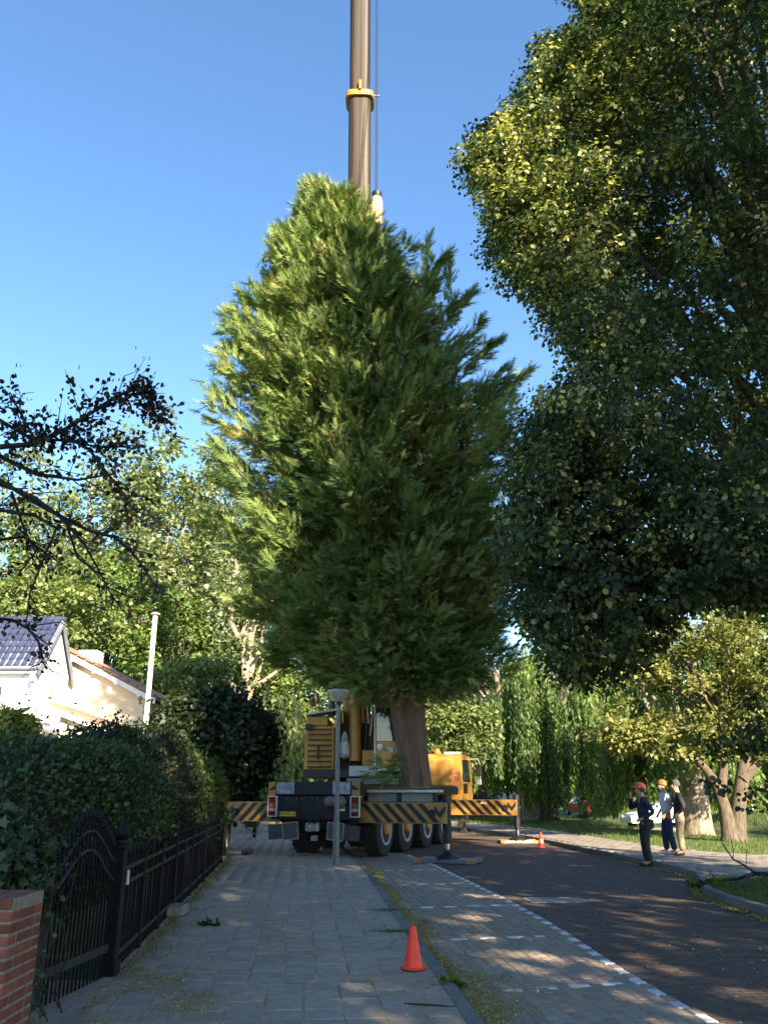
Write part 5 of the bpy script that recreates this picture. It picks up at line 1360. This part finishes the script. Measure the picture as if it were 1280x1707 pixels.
b = MB(); b.plate([(.13, hd_ + .16, zE - .12), (.13, hd_ / 2, zR - .02), (.13, hd_ / 2, zR - .2), (.13, hd_ + .02, zE - .32)], (1, 0, 0), .05); b.build('verge_board', SLATE, hs)
b = MB(); b.box((.0, -.18, zE - .42), (.16, .2, .34), bev=.02); b.tube([(-.02, -.18, zE - .55), (.0, -.1, zE - .9)], .04, 6); b.build('rain_hopper', mat('hopper_blue', (.25, .32, .42), .5), hs)
b = MB(); b.prism([(1.35, zE - .95), (1.75, zE - .95), (1.75, zE - .6), (1.66, zE - .48), (1.55, zE - .44), (1.44, zE - .48), (1.35, zE - .6)], .001, .06); b.build('arched_niche', mat('niche', (.35, .33, .3), .8), hs)
for (u, v) in ((-20, 1165),):
    w0 = at(u, v, hy); b = MB(); b.span((w0.x - xg - .5, .06, w0.z - .7), (w0.x - xg + .5, .115, w0.z + .5)); wn_ = b.build('window', WHT, hs)
    b = MB(); b.span((w0.x - xg - .43, .05, w0.z - .63), (w0.x - xg + .43, .059, w0.z + .43)); b.build('pane', GLS, wn_)
b = MB(); b.span((-13.2, 1.2, zR - .6), (-12.5, 1.9, zR + 1.0)); b.build('chimney', WALLW, roof)
# lean-to with slate roof in front, below the golden bush
l0 = at(10, 1188, 29.0); l1 = at(80, 1222, 29.0)
b = MB(); b.plate([(l0.x - xg - 2, -2.6, l0.z + 1.0), (l1.x - xg, -2.6, l1.z), (l1.x - xg, .1, l1.z), (l0.x - xg - 2, .1, l0.z + 1.0)], (0, 0, 1), .10); b.build('lean_to_roof', SLATE, hs)
b = MB(); b.span((l0.x - xg - 2, -2.4, -.1), (l1.x - xg - .35, .0, l1.z - .15)); b.build('lean_to_wall', WALLW, hs)

yh = 33.6
ya = at(105, 1085, yh); yb_ = at(262, 1168, yh)
hy_ = thing('yellow_house', 'pale yellow brick house with sloping brown roof behind the white house', 'house', (ya.x, yh, 0))
sx = yb_.x - ya.x; sz = yb_.z - ya.z
ext = -2.2
b = MB()
n_ = [(ext, ya.z - sz / sx * 2.2 * .5), (0, ya.z - .12), (sx - .5, yb_.z - .12 - sz / sx * .5)]
vs = [(ext, 0, -.1), (sx - .5, 0, -.1), (sx - .5, 0, n_[2][1] - .05), (0, 0, ya.z - .2), (ext, 0, ya.z - .2 - sz / sx * 2.2)]
b.plate(vs, (0, 1, 0), 9.0); b.build('wall', WALLY, hy_)
b = MB(); b.plate([(ext, -.25, ya.z - sz / sx * 2.2), (0, -.25, ya.z), (sx, -.25, yb_.z), (sx, -.25, yb_.z + .14), (0, -.25, ya.z + .14), (ext, -.25, ya.z + .14 - sz / sx * 2.2)], (0, 1, 0), 9.5); rfy = b.build('roof', TILEO, hy_)
b = MB(); b.plate([(ext, -.29, ya.z - .16 - sz / sx * 2.2), (0, -.29, ya.z - .16), (sx, -.29, yb_.z - .16), (sx, -.29, yb_.z + .05), (0, -.29, ya.z + .05), (ext, -.29, ya.z + .05 - sz / sx * 2.2)], (0, 1, 0), .035); b.build('verge_board', FASC, hy_)
for k in range(11):
    f = (k + .5) / 11
    b = MB(); b.box((sx * f, -.2, ya.z + sz * f + .17), (.34, .3, .05), Matrix.Rotation(-math.atan2(sz, sx), 3, 'Y')); b.build('verge_tile', TILEO, rfy)
for k in range(4):
    f = (k + .6) / 4.3
    b = MB(); b.box((sx * f, -.30, ya.z + sz * f - .13), (.16, .05, .12)); b.build('bracket', FASC, hy_)
c1 = at(151, 1100, yh + 4); b = MB(); b.span((c1.x - ya.x - .42, 3.6, c1.z - 1.2), (c1.x - ya.x + .42, 4.4, at(151, 1086, yh + 4).z)); b.build('chimney', WALLY, rfy)
b = MB(); b.tube([(c1.x - ya.x + .28, 2.5, c1.z - .8), (c1.x - ya.x + .28, 2.5, c1.z - .12)], .07, 8); b.build('vent_pipe', SLATE, rfy, True)
la = at(93, 1180, yh - 3.2); lb_ = at(168, 1212, yh - 3.2)
b = MB(); b.plate([(la.x - ya.x, -3.2, -.1), (lb_.x - ya.x, -3.2, -.1), (lb_.x - ya.x, -3.2, lb_.z - .2), (la.x - ya.x, -3.2, la.z - .2)], (0, 1, 0), 3.15); b.build('annex_wall', WALLY, hy_)
b = MB(); b.plate([(la.x - ya.x - .15, -3.45, la.z - .0), (lb_.x - ya.x + .3, -3.45, lb_.z - .10), (lb_.x - ya.x + .3, -3.45, lb_.z + .08), (la.x - ya.x - .15, -3.45, la.z + .2)], (0, 1, 0), 3.4); b.build('annex_roof', TILEO, hy_)
b = MB(); b.plate([(la.x - ya.x - .15, -3.49, la.z - .14), (lb_.x - ya.x + .3, -3.49, lb_.z - .24), (lb_.x - ya.x + .3, -3.49, lb_.z - .06), (la.x - ya.x - .15, -3.49, la.z + .05)], (0, 1, 0), .035); b.build('annex_verge_board', FASC, hy_)
d0 = at(86, 1192, yh - 3.6); d1 = at(98, 1226, yh - 3.6)
b = MB()
for k in range(4): b.span((d0.x - ya.x + k * .085, -3.62, d1.z - 1.0), (d0.x - ya.x + k * .085 + .078, -3.58, d0.z))
b.build('boarded_door', mat('door_grey', (.28, .30, .36), .6, var=.2), hy_)['kind'] = 'stuff'

# white flagpole
fp_ = at(243, 1210, 25.0)
pole = thing('flagpole', 'tall white flagpole in the garden before the yellow house', 'flagpole', (fp_.x, 25, 0))
ht = at(256, 1026, 25).z
b = MB(); b.tube([(0, 0, 0), (.0, 0, ht)], [.085, .07], 14); b.build('pole_shaft', WHT, pole, True)
b = MB(); b.lathe([(.10, ht), (.15, ht + .02), (.15, ht + .06), (.05, ht + .10), (.01, ht + .11)], (0, 0, 0), 12); b.build('pole_cap', mat('cap_brown', (.4, .25, .2), .6), pole, True)

# ================================================================== STREET FURNITURE
LPM = mat('lamp_post_grey', (.10, .125, .125), .5, var=.2, scale=8)
def street_lamp(label, x, y, z0, h, k=1.0, m=LPM):
    t = thing('street_lamp', label, 'street lamp', (x, y, z0))
    b = MB(); b.lathe([(.075 * k, 0), (.075 * k, .9), (.055 * k, 1.0), (.045 * k, h - .35), (.04 * k, h - .3)], (0, 0, 0), 14); b.build('lamp_post', m, t, True)
    b = MB(); b.lathe([(.05 * k, h - .36), (.07 * k, h - .30), (.07 * k, h - .28)], (0, 0, 0), 14); b.build('collar', BLK, t, True)
    b = MB(); b.lathe([(.07 * k, h - .28), (.16 * k, h - .20), (.255 * k, h - .08), (.27 * k, h - .05)], (0, 0, 0), 24); b.build('bowl', mat('lamp_bowl', (.33, .33, .31), .3, var=.08, scale=12), t, True)
    b = MB(); b.lathe([(.275 * k, h - .052), (.28 * k, h - .02), (.20 * k, h + .015), (.02 * k, h + .03)], (0, 0, 0), 24); b.build('lamp_cap', GREYM, t, True)
    return t
lg = gnd(560, 1441, SW_Z)
street_lamp('grey street lamp with bowl-shaped head in front of the crane', lg.x, lg.y, SW_Z, at(560, 1150, lg.y).z - SW_Z)
fl = at(505, 1300, 44)
street_lamp('distant pale street lamp beside the white panel', fl.x, 44, 0, at(505, 1243, 44).z, 1.1, mat('pale_post', (.5, .52, .5), .5))
pn = at(504, 1295, 46)
sg = thing('white_panel_sign', 'white upright panel on two legs behind the crane deck', 'sign', (pn.x, 46, 0))
b = MB(); b.span((-.30, -.03, at(504, 1309, 46).z), (.30, .03, at(504, 1284, 46).z), .01); b.build('panel', WHT, sg)
for s in (-.25, .25): MB().tube([(s, .05, 0), (s, .05, 1.6)], .03, 8).build('sign_leg', GREYM, sg)
# cones
CONE = mat('cone_orange', (.95, .05, .015), .45, var=.06, scale=10)
def cone(label, p, h, stripe=False, rz=.3):
    t = thing('traffic_cone', label, 'traffic cone', p, rz, 'orange traffic cones')
    b = MB()
    r = h * .31
    oct_ = [(r * 1.03 * math.cos(a), r * 1.03 * math.sin(a)) for a in np.arange(8) * math.pi / 4 + .39]
    b.plate([(x, y, 0) for x, y in oct_], (0, 0, 1), h * .03); b.build('base_foot', mat('cone_foot_black', (.05, .02, .02), .7), t)  # near-black foot plate below the orange base
    b = MB(); b.plate([(x, y, h * .032) for x, y in oct_], (0, 0, 1), h * .035); b.build('base', CONE, t)
    b = MB(); b.lathe([(h * .235, h * .067), (h * .225, h * .10), (h * .085, h * .93), (h * .07, h * .985), (h * .03, h)], (0, 0, 0), 28); body = b.build('cone_body', CONE, t, True)
    if stripe:
        b = MB(); b.lathe([(h * .192, h * .30), (h * .148, h * .56)], (0, 0, 0), 24); b.build('reflective_band', mat('band', (.75, .6, .5), .4), body, True)
cone('orange traffic cone standing on the pavement edge in the foreground', gnd(689, 1616, SW_Z), .375)
p = gnd(902, 1414, 0); cone('small orange cone beside the far outrigger mat', p, .46, True)
# wheelbarrow
wbp = gnd(420, 1398, SW_Z)
wb = thing('wheelbarrow', 'green wheelbarrow seen from behind on the pavement under the left beam', 'wheelbarrow', wbp)
GRN = mat('barrow_green', (.03, .075, .04), .5, var=.2)
b = MB(); b.add([(-.34, -.4, .72), (.34, -.4, .72), (.30, .45, .70), (-.30, .45, .70), (-.20, -.2, .38), (.20, -.2, .38), (.16, .3, .36), (-.16, .3, .36)], [(0, 1, 5, 4), (1, 2, 6, 5), (2, 3, 7, 6), (3, 0, 4, 7), (4, 5, 6, 7)]); b.build('tray', GRN, wb)
for s in (-1, 1):
    b = MB(); b.tube([(s * .30, -.9, .66), (s * .24, -.3, .40), (s * .10, .55, .22)], .02, 6); b.tube([(s * .24, -.25, .40), (s * .27, -.25, .0)], .018, 6); b.build('handle_frame', GREYM, wb)
b = MB(); b.tube([(-.27, -.25, .18), (.27, -.25, .18)], .014, 6); b.build('cross_bar', GREYM, wb)
b = MB(); b.lathe([(.11, -.04), (.19, -.045), (.2, 0), (.19, .045), (.11, .04)], (0, .58, .2), 16, 'X'); b.build('wheel', RUB, wb, True)
# far fence continuing beyond the hedge
ff_ = thing('iron_fence', 'short far stretch of black railings beyond the hedge end by the wheelbarrow', 'fence', fpt(23.0))
f0 = fpt(23.0)
for y in np.arange(23, 35.1, 2.0): MB().box(fpt(y, .5, .02) - f0, (.05, .05, 1.0)).build('post', IRN, ff_)
for z in (.9, .2):
    for y in np.arange(23, 34.9, 2.0): MB().bar(fpt(y, z, .02) - f0, fpt(y + 2, z, .02) - f0, .03, .035).build('rail', IRN, ff_)
for y in np.arange(23.15, 34.9, .16):
    o = bpy.data.objects.new('picket', pme); col.objects.link(o); o.parent = ff_; o.location = fpt(y, 0, .02) - f0
# barrier tape near the dark car
ta = at(778, 1342, 44); tc_ = at(868, 1346, 44)
tape = thing('barrier_tape', 'red and white barrier tape strung low behind the crane cab', 'tape', (ta.x, 44, 0))
for k in range(14):
    a = ta.lerp(tc_, k / 14) - Vector((ta.x, 44, 0)); c_ = ta.lerp(tc_, (k + 1) / 14) - Vector((ta.x, 44, 0))
    sag = lambda q: Vector((0, 0, -.08 * math.sin(math.pi * q)))
    MB().bar(a + sag(k / 14), c_ + sag((k + 1) / 14), .01, .09).build('tape_piece', WHT if k % 2 else mat('tape_red', (.55, .04, .03), .5), tape)
for q in (0, 1): MB().tube([(q * (tc_.x - ta.x), 0, 0), (q * (tc_.x - ta.x), 0, 1.15)], .03, 8).build('tape_post', IRNG, tape)
# fallen branches on the right verge
fb_p = gnd(1262, 1470, .09)
fbr = thing('fallen_branch', 'dark bare fallen branch lying on the right grass verge', 'branch', fb_p)
def gp_(l): return [gnd(u, v + dz * 0, .1) + Vector((0, 0, dz)) - fb_p for u, v, dz in l]
for l, r0 in (([(1330, 1475, .15), (1280, 1472, .14), (1255, 1470, .14), (1235, 1480, .05), (1225, 1484, .02)], .05), ([(1262, 1470, .14), (1240, 1462, .22), (1225, 1465, .34), (1215, 1462, .5), (1210, 1465, .62)], .022), ([(1255, 1470, .12), (1225, 1472, .06), (1200, 1472, .04)], .035), ([(1270, 1472, .14), (1280, 1480, .10), (1300, 1490, .02)], .02), ([(1225, 1466, .34), (1228, 1468, .5), (1226, 1470, .78)], .010), ([(1245, 1466, .18), (1248, 1466, .4), (1250, 1467, .52)], .009), ([(1240, 1463, .22), (1215, 1470, .25), (1190, 1470, .30)], .009)):
    p_ = gp_(l); MB().tube(p_, [r0 * (1 - .6 * q / (len(p_) - 1)) for q in range(len(p_))], 7).build('bough', mat('dead_wood', (.03, .024, .02), .95, var=.4, scale=10, bump=.6), fbr, True)
# leafy sprigs lying about
def sprig(label, p, n, s, seed, m=DARKG):
    rng = np.random.default_rng(seed); t = thing('leaf_sprig', label, 'leaves', p)
    MB().tube([(-s, 0, .012), (0, .02, .02), (s, .03, .012)], .006, 5).build('stem', TWIG, t)
    P = np.column_stack([rng.uniform(-s, s, n), rng.normal(0, s * .3, n), rng.uniform(.01, s * .35, n)])
    leaf_obj('leaves', P, rng.normal(size=(n, 3)), rng.normal(size=(n, 3)) + [0, 0, 1], rng.uniform(.05, .10, n), rng.normal(.7, .2, n), T_LEAF, m, t)
sprig('fallen green leaf sprig on the pavement near the fence', gnd(346, 1543, SW_Z), 26, .12, 1)
sprig('dark leaf clump on the kerb by the grass corner', gnd(1168, 1477, .1), 40, .2, 2)
sprig('grass-green sprig by the kerb notch in front of the cone', gnd(752, 1645, .02), 30, .12, 3, GRASS)
for (u, v, l_, lb) in ((650, 1518, .5, 'moss tuft at the pavement edge left of the sunny streak'), (655, 1553, .5, 'second moss tuft at the pavement edge above the cone')):
    rng = np.random.default_rng(int(v)); c_ = gnd(u, v, SW_Z); n = 420
    o = leaf_obj('moss_tuft', np.column_stack([rng.normal(0, .14, n), rng.normal(0, .035, n), np.zeros(n)]), rng.normal(0, .5, (n, 3)) + [0, 0, 1], rng.normal(size=(n, 3)), rng.uniform(.015, .04, n), rng.random(n) * .6, T_BLADE, GRASS, None)
    o.location = c_; tag(o, lb, 'moss')
twg = MB(); twg.tube([(-.19, .05, .01), (-.05, .0, .014), (.08, -.01, .01), (.2, -.06, .012)], [.006, .008, .007, .003], 5); tw_ = twg.build('twig', MATS['dead_wood'], None, loc=gnd(715, 1678, SW_Z)); tag(tw_, 'thin brown twig on the tiles in front of the cone', 'twig')

# ================================================================== CARS
def car(label, p, rz, paint, L=4.2, h=1.48, w=1.72):
    t = thing('parked_car', label, 'car', p, rz, 'cars parked beyond the water')
    hl = L / 2
    prof = [(-hl, .35), (-hl, .85), (-hl + .12, .98), (-hl + .35, h - .1), (-hl + .75, h), (.25, h), (.95, .98), (hl - .15, .82), (hl, .6), (hl, .3)]
    b = MB(); b.prism(prof, -w / 2, w / 2)
    body = b.mesh('body', False); bm = bmesh.new(); bm.from_mesh(body)
    for v in bm.verts:
        if v.co.z > 1.0: v.co.x *= .82
    bmesh.ops.bevel(bm, geom=bm.edges[:], offset=.05, segments=2, affect='EDGES'); bm.to_mesh(body); bm.free()
    bo = obj('body', body, paint, t)
    for s in (-1, 1):
        x = s * w / 2
        b = MB(); b.plate([(x * .925, -hl + .42, 1.02), (x * .925, .02, 1.02), (x * .835, -.02, h - .12), (x * .835, -hl + .62, h - .12)], (s, 0, 0), .02); b.build('side_window', GLS, bo)
        b = MB(); b.plate([(x * .925, .08, 1.02), (x * .925, .78, 1.02), (x * .835, .25, h - .12), (x * .835, .06, h - .12)], (s, 0, 0), .02); b.build('side_window', GLS, bo)
    b = MB(); b.plate([(-w * .39, .90, 1.01), (w * .39, .90, 1.01), (w * .36, .32, h - .07), (-w * .36, .32, h - .07)], (0, .6, .8), .03); b.build('windscreen', GLS, bo)
    b = MB(); b.plate([(-w * .39, -hl + .11, 1.03), (w * .39, -hl + .11, 1.03), (w * .36, -hl + .33, h - .12), (-w * .36, -hl + .33, h - .12)], (0, -.9, .3), .03); b.build('rear_window', GLS, bo)
    for s in (-1, 1):
        b = MB(); b.box((s * w * .36, hl - .03, .68), (.34, .1, .16), bev=.02); b.build('headlight', mat('headlight', (.7, .7, .7), .15), t)
        b = MB(); b.box((s * w * .40, -hl + .01, .85), (.22, .08, .22), bev=.02); b.build('tail_light', RED, t)
        for y in (-hl + .78, hl - .8):
            wv = MB(); wv.lathe([(.2, -.1), (.31, -.1), (.32, 0), (.31, .1), (.2, .1)], (s * (w / 2 - .09), y, .32), 20, 'X'); wo = wv.build('wheel', RUB, t, True)
            MB().lathe([(.2, s * .07), (.2, s * .105), (.03, s * .11)], (s * (w / 2 - .09), y, .32), 16, 'X').build('rim', GREYM, wo, True)
def carpt(u, v, Y):
    p = at(u, v, Y); z = float(gz(p.x, p.y)); return Vector((p.x, p.y, z))
car('dark blue hatchback parked behind the barrier tape', carpt(832, 1350, 62), R(85), mat('paint_dark', (.012, .016, .03), .2, coat=.6))
car('red car glimpsed through the willow curtain', carpt(972, 1340, 72), R(15), mat('paint_red', (.35, .02, .02), .25, coat=.6))
car('silver car parked behind the worker and man in white shirt', carpt(1092, 1345, 56), R(100), mat('paint_silver', (.55, .57, .6), .3, coat=.5))
car('orange car parked at the right edge across the canal', carpt(1275, 1345, 52), R(95), mat('paint_orange', (.65, .17, .03), .3, coat=.5))

# ================================================================== PEOPLE
def skin_mesh(name, V, E, rad, m, parent, sub=2):
    me = bpy.data.meshes.new('sk'); me.from_pydata([tuple(v) for v in V], E, [])
    o = bpy.data.objects.new('sk', me); col.objects.link(o)
    md = o.modifiers.new('s', 'SKIN'); md.use_smooth_shade = True
    for i, r in enumerate(rad):
        sv = me.skin_vertices[0].data[i]
        sv.radius = r if hasattr(r, '__len__') else (r, r); sv.use_root = (i == 0)
    ms = o.modifiers.new('u', 'SUBSURF'); ms.levels = sub; ms.render_levels = sub
    bpy.context.view_layer.update()
    dg = bpy.context.evaluated_depsgraph_get()
    me2 = bpy.data.meshes.new_from_object(o.evaluated_get(dg)); me2.name = name
    bpy.data.objects.remove(o); bpy.data.meshes.remove(me)
    me2.polygons.foreach_set('use_smooth', [True] * len(me2.polygons))
    me2.materials.clear()
    return obj(name, me2, m, parent)
def chain(pts, rads):
    V = []; E = []; Rr = []
    for p, r in zip(pts, rads): V.append(Vector(p)); Rr.append(r)
    return V, [(i, i + 1) for i in range(len(V) - 1)], Rr
def join(*cs):
    V, E, Rr = [], [], []
    for v, e, r, root in cs:
        b = len(V)
        if root is None: V += v; E += [(a + b, c + b) for a, c in e]; Rr += r
        else:
            V += v; E += [(root, b)] + [(a + b, c + b) for a, c in e]; Rr += r
    return V, E, Rr
SKIN = mat('skin', (.42, .24, .16), .55, var=.08, scale=20)
def person(label, p, rz, H, elbL, wrL, elbR, wrR, shirt, pants, shoes, tilt=.03, stance=(.10, .10), sleeve=1.0, build=1.0, stepL=0.0, stepR=0.0):
    """facing local +Y; L is local -X"""
    t = thing('person', label, 'person', p, rz)
    k = H / 1.78
    def q(x, y, z): return Vector((x, y, z)) * k
    pel = q(0, 0, .95); wst = q(0, .01, 1.10); ch = q(0, .015, 1.30); nb = q(0, -.01, 1.47); nk = q(0, .0 + tilt * .3, 1.53); hd1 = q(0, .02 + tilt, 1.61); hd2 = q(0, .012 + tilt * .6, 1.70)
    V = [pel, wst, ch, nb, nk, hd1, hd2]; E = [(i, i + 1) for i in range(6)]
    Rr = [(.14 * k * build, .10 * k * build), (.135 * k * build, .10 * k * build), (.155 * k * build, .11 * k), (.085 * k, .075 * k), .055 * k, (.068 * k, .085 * k), (.070 * k, .088 * k)]
    nose = len(V); V.append(hd1 + q(0, .105, .012 + tilt * .4)); E.append((5, nose)); Rr.append(.016 * k)
    arms = {}
    for s, el, wr in ((-1, elbL, wrL), (1, elbR, wrR)):
        sh = q(s * .185, 0, 1.43); el = q(*el); wr = q(*wr)
        b = len(V); V += [sh, el, wr]; E += [(2, b), (b, b + 1), (b + 1, b + 2)]; Rr += [.058 * k, .043 * k, .030 * k]
        d = (wr - el).normalized(); palm = wr + d * .07 * k
        V.append(palm); E.append((b + 2, b + 3)); Rr.append((.036 * k, .018 * k)); pi_ = b + 3
        side = d.cross(Vector((s, .3, .2))).normalized(); curl = Vector((-s, .2, .1)).normalized()
        for f in range(4):
            o1 = palm + side * (f - 1.5) * .019 * k + d * .04 * k; o2 = o1 + (d * .6 + curl * .5).normalized() * (.04 - .004 * abs(f - 1.4)) * k
            j = len(V); V += [o1, o2]; E += [(pi_, j), (j, j + 1)]; Rr += [.009 * k, .008 * k]
        j = len(V); V += [wr + d * .03 * k + side * .03 * k, wr + d * .07 * k + side * .048 * k + curl * .02 * k]; E += [(pi_, j), (j, j + 1)]; Rr += [.011 * k, .009 * k]
        arms[s] = (sh, el, wr)
    legs = {}
    for s, w, st in ((-1, stance[0], stepL), (1, stance[1], stepR)):
        hip = q(s * .085, 0, .90); kn = q(s * (w * .9), .03 + st * .5, .50); an_ = q(s * w, -.02 + st, .09); toe = q(s * (w + .02), .15 + st, .035)
        b = len(V); V += [hip, kn, an_, toe]; E += [(0, b), (b, b + 1), (b + 1, b + 2), (b + 2, b + 3)]; Rr += [.085 * k, .055 * k, .04 * k, .035 * k]
        legs[s] = (hip, kn, an_, toe)
    body = skin_mesh('body', V, E, Rr, SKIN, t)
    # shirt: torso with both sleeves
    V = [q(0, .0, .93), wst, ch, q(0, -.005, 1.44)]; E = [(0, 1), (1, 2), (2, 3)]; Rr = [(.165 * k * build, .125 * k * build), (.16 * k * build, .125 * k * build), (.185 * k * build, .135 * k), (.10 * k, .085 * k)]
    for s in (-1, 1):
        sh, el, wr = arms[s]; b = len(V)
        V += [sh, sh.lerp(el, min(1, sleeve * 1.0) if sleeve < 1 else 1)]; E += [(2, b), (b, b + 1)]; Rr += [.076 * k, .060 * k]
        if sleeve >= 1: V.append(el.lerp(wr, .93)); E.append((b + 1, b + 2)); Rr.append(.044 * k)
    skin_mesh('shirt', V, E, Rr, shirt, t)
    V = [q(0, 0, 1.0), q(0, 0, .92)]; E = [(0, 1)]; Rr = [(.150 * k * build, .115 * k * build), (.15 * k * build, .12 * k * build)]
    for s in (-1, 1):
        hip, kn, an_, toe = legs[s]; b = len(V)
        V += [hip - q(0, 0, .03), kn, an_ + q(0, .0, .0)]; E += [(1, b), (b, b + 1), (b + 1, b + 2)]; Rr += [.112 * k * build, .090 * k, .080 * k]
    skin_mesh('trousers', V, E, Rr, pants, t)
    for s in (-1, 1):
        hip, kn, an_, toe = legs[s]
        V = [an_ + q(0, -.04, -.035), an_ + q(0, .06, -.045), toe + q(0, .05, .0)]
        so = skin_mesh('shoe', V, [(0, 1), (1, 2)], [(.05 * k, .05 * k), (.05 * k, .045 * k), (.042 * k, .032 * k)], shoes, t, 1)
        zmin = min(v.co.z for v in so.data.vertices)
        for v in so.data.vertices: v.co.z = max(v.co.z - zmin * 0 , .002)
    for s in (-1, 1):
        b = MB(); b.lathe([(.004, -.012), (.012, 0), (.004, .012)], hd1 + q(s * .032, .082, .04), 8); b.build('eye', mat('eye_dark', (.02, .015, .012), .3), body)
        b = MB(); b.box(hd1 + q(s * .074, -.005, .02), (.018 * k, .035 * k, .055 * k), bev=.006); b.build('ear', SKIN, body)
    return t, hd1, hd2, k
def capdome(c, k, m, parent, name, r=.098, back=0.0, lo=-.02):
    b = MB(); b.lathe([(r * 1.02, lo), (r * 1.04, .0), (r, .045), (r * .85, .085), (r * .5, .112), (.005, .12)], (0, 0, 0), 20)
    b.xf(Matrix.Translation(c) @ Matrix.Rotation(back, 4, 'X') @ Matrix.Scale(1.12, 4, (0, 1, 0)) @ Matrix.Scale(k, 4)); return b.build(name, m, parent, True)
LOOKUP = R(16)
wp_ = gnd(1083, 1444, 0.0); wp_ = Vector((min(wp_.x, float(RX(wp_.y)) - .05), wp_.y, 0))
t, h1, h2, k = person('worker in orange helmet and dark clothes standing at the kerb, hand at mouth', wp_, R(88), 1.80,
    (-.27, -.16, 1.16), (-.20, .10, 1.02), (.25, .24, 1.22), (.08, .25, 1.50), mat('navy_shirt', (.012, .02, .045), .85, var=.3, scale=12, bump=.4), mat('work_trousers', (.016, .018, .015), .9, var=.4, scale=10, bump=.4), mat('brown_boots', (.035, .02, .016), .7), tilt=.045, stance=(.09, .10), build=1.12)
HEL = mat('helmet_orange', (.72, .11, .035), .4, var=.06)
hm = capdome(h2 + Vector((0, -.012, .0)), k, HEL, t, 'helmet', .118, R(12))
b = MB(); b.plate([(-.09, .10, .01), (.09, .10, .01), (.06, .19, .03), (-.06, .19, .03)], (0, 0, 1), .012); b.xf(Matrix.Translation(h2)); b.build('brim', HEL, hm)
b = MB(); b.plate([(-.10, .09, .05), (.10, .09, .05), (.10, .25, .11), (-.10, .25, .11)], (0, 0, 1), .01); b.xf(Matrix.Translation(h2)); b.build('raised_visor', BLK, hm)
for s in (-1, 1):
    b = MB(); b.box(h2 + Vector((s * .115, -.03, -.05)), (.05, .08, .11), bev=.02); b.build('ear_defender', BLK, hm)
b = MB(); b.box((0, -.02, .98 * k), (.40, .30, .06), bev=.02); b.box((-.18, -.03, .88 * k), (.08, .18, .2), bev=.03); b.box((.0, -.16, .9 * k), (.2, .08, .2), bev=.03); b.build('tool_belt', mat('belt', (.02, .022, .018), .9), t)['kind'] = 'stuff'
wp_ = gnd(1117, 1424, .112); wp_.z = .115
t, h1, h2, k = person('man in white polo shirt, blue jeans and orange cap looking up', wp_, R(95), 1.78,
    (-.27, -.05, 1.15), (-.22, .12, .95), (.26, -.04, 1.16), (.20, .13, .96), mat('white_polo', (.62, .64, .70), .85, var=.08, scale=10, bump=.3), mat('blue_jeans', (.022, .035, .075), .9, var=.3, scale=12, bump=.3), mat('white_shoes', (.7, .7, .7), .6), tilt=.05, sleeve=.55, stepL=-.08, stepR=.06, stance=(.08, .10))
cp_ = capdome(h2 + Vector((0, -.01, 0)), k, mat('cap_orange', (.62, .20, .05), .7, var=.1), t, 'cap', .100, R(14))
wp_ = gnd(1139, 1426, .112); wp_.z = .115
t, h1, h2, k = person('grey-haired man in dark jacket and khaki trousers with hand on hip', wp_, R(80), 1.79,
    (-.33, -.08, 1.14), (-.21, .06, .98), (.27, .0, 1.15), (.20, .10, .93), mat('dark_jacket', (.012, .013, .017), .8, var=.3, scale=10, bump=.4), mat('khaki', (.26, .205, .13), .9, var=.12, scale=9, bump=.3), mat('brown_shoes', (.05, .025, .018), .6), tilt=.03, build=1.12, stance=(.10, .09), stepL=.04)
capdome(h2 + Vector((0, -.02, -.015)), k, mat('grey_hair', (.06, .055, .05), .9, var=.3, scale=30, bump=.6), t, 'hair', .088, R(-8), -.05)
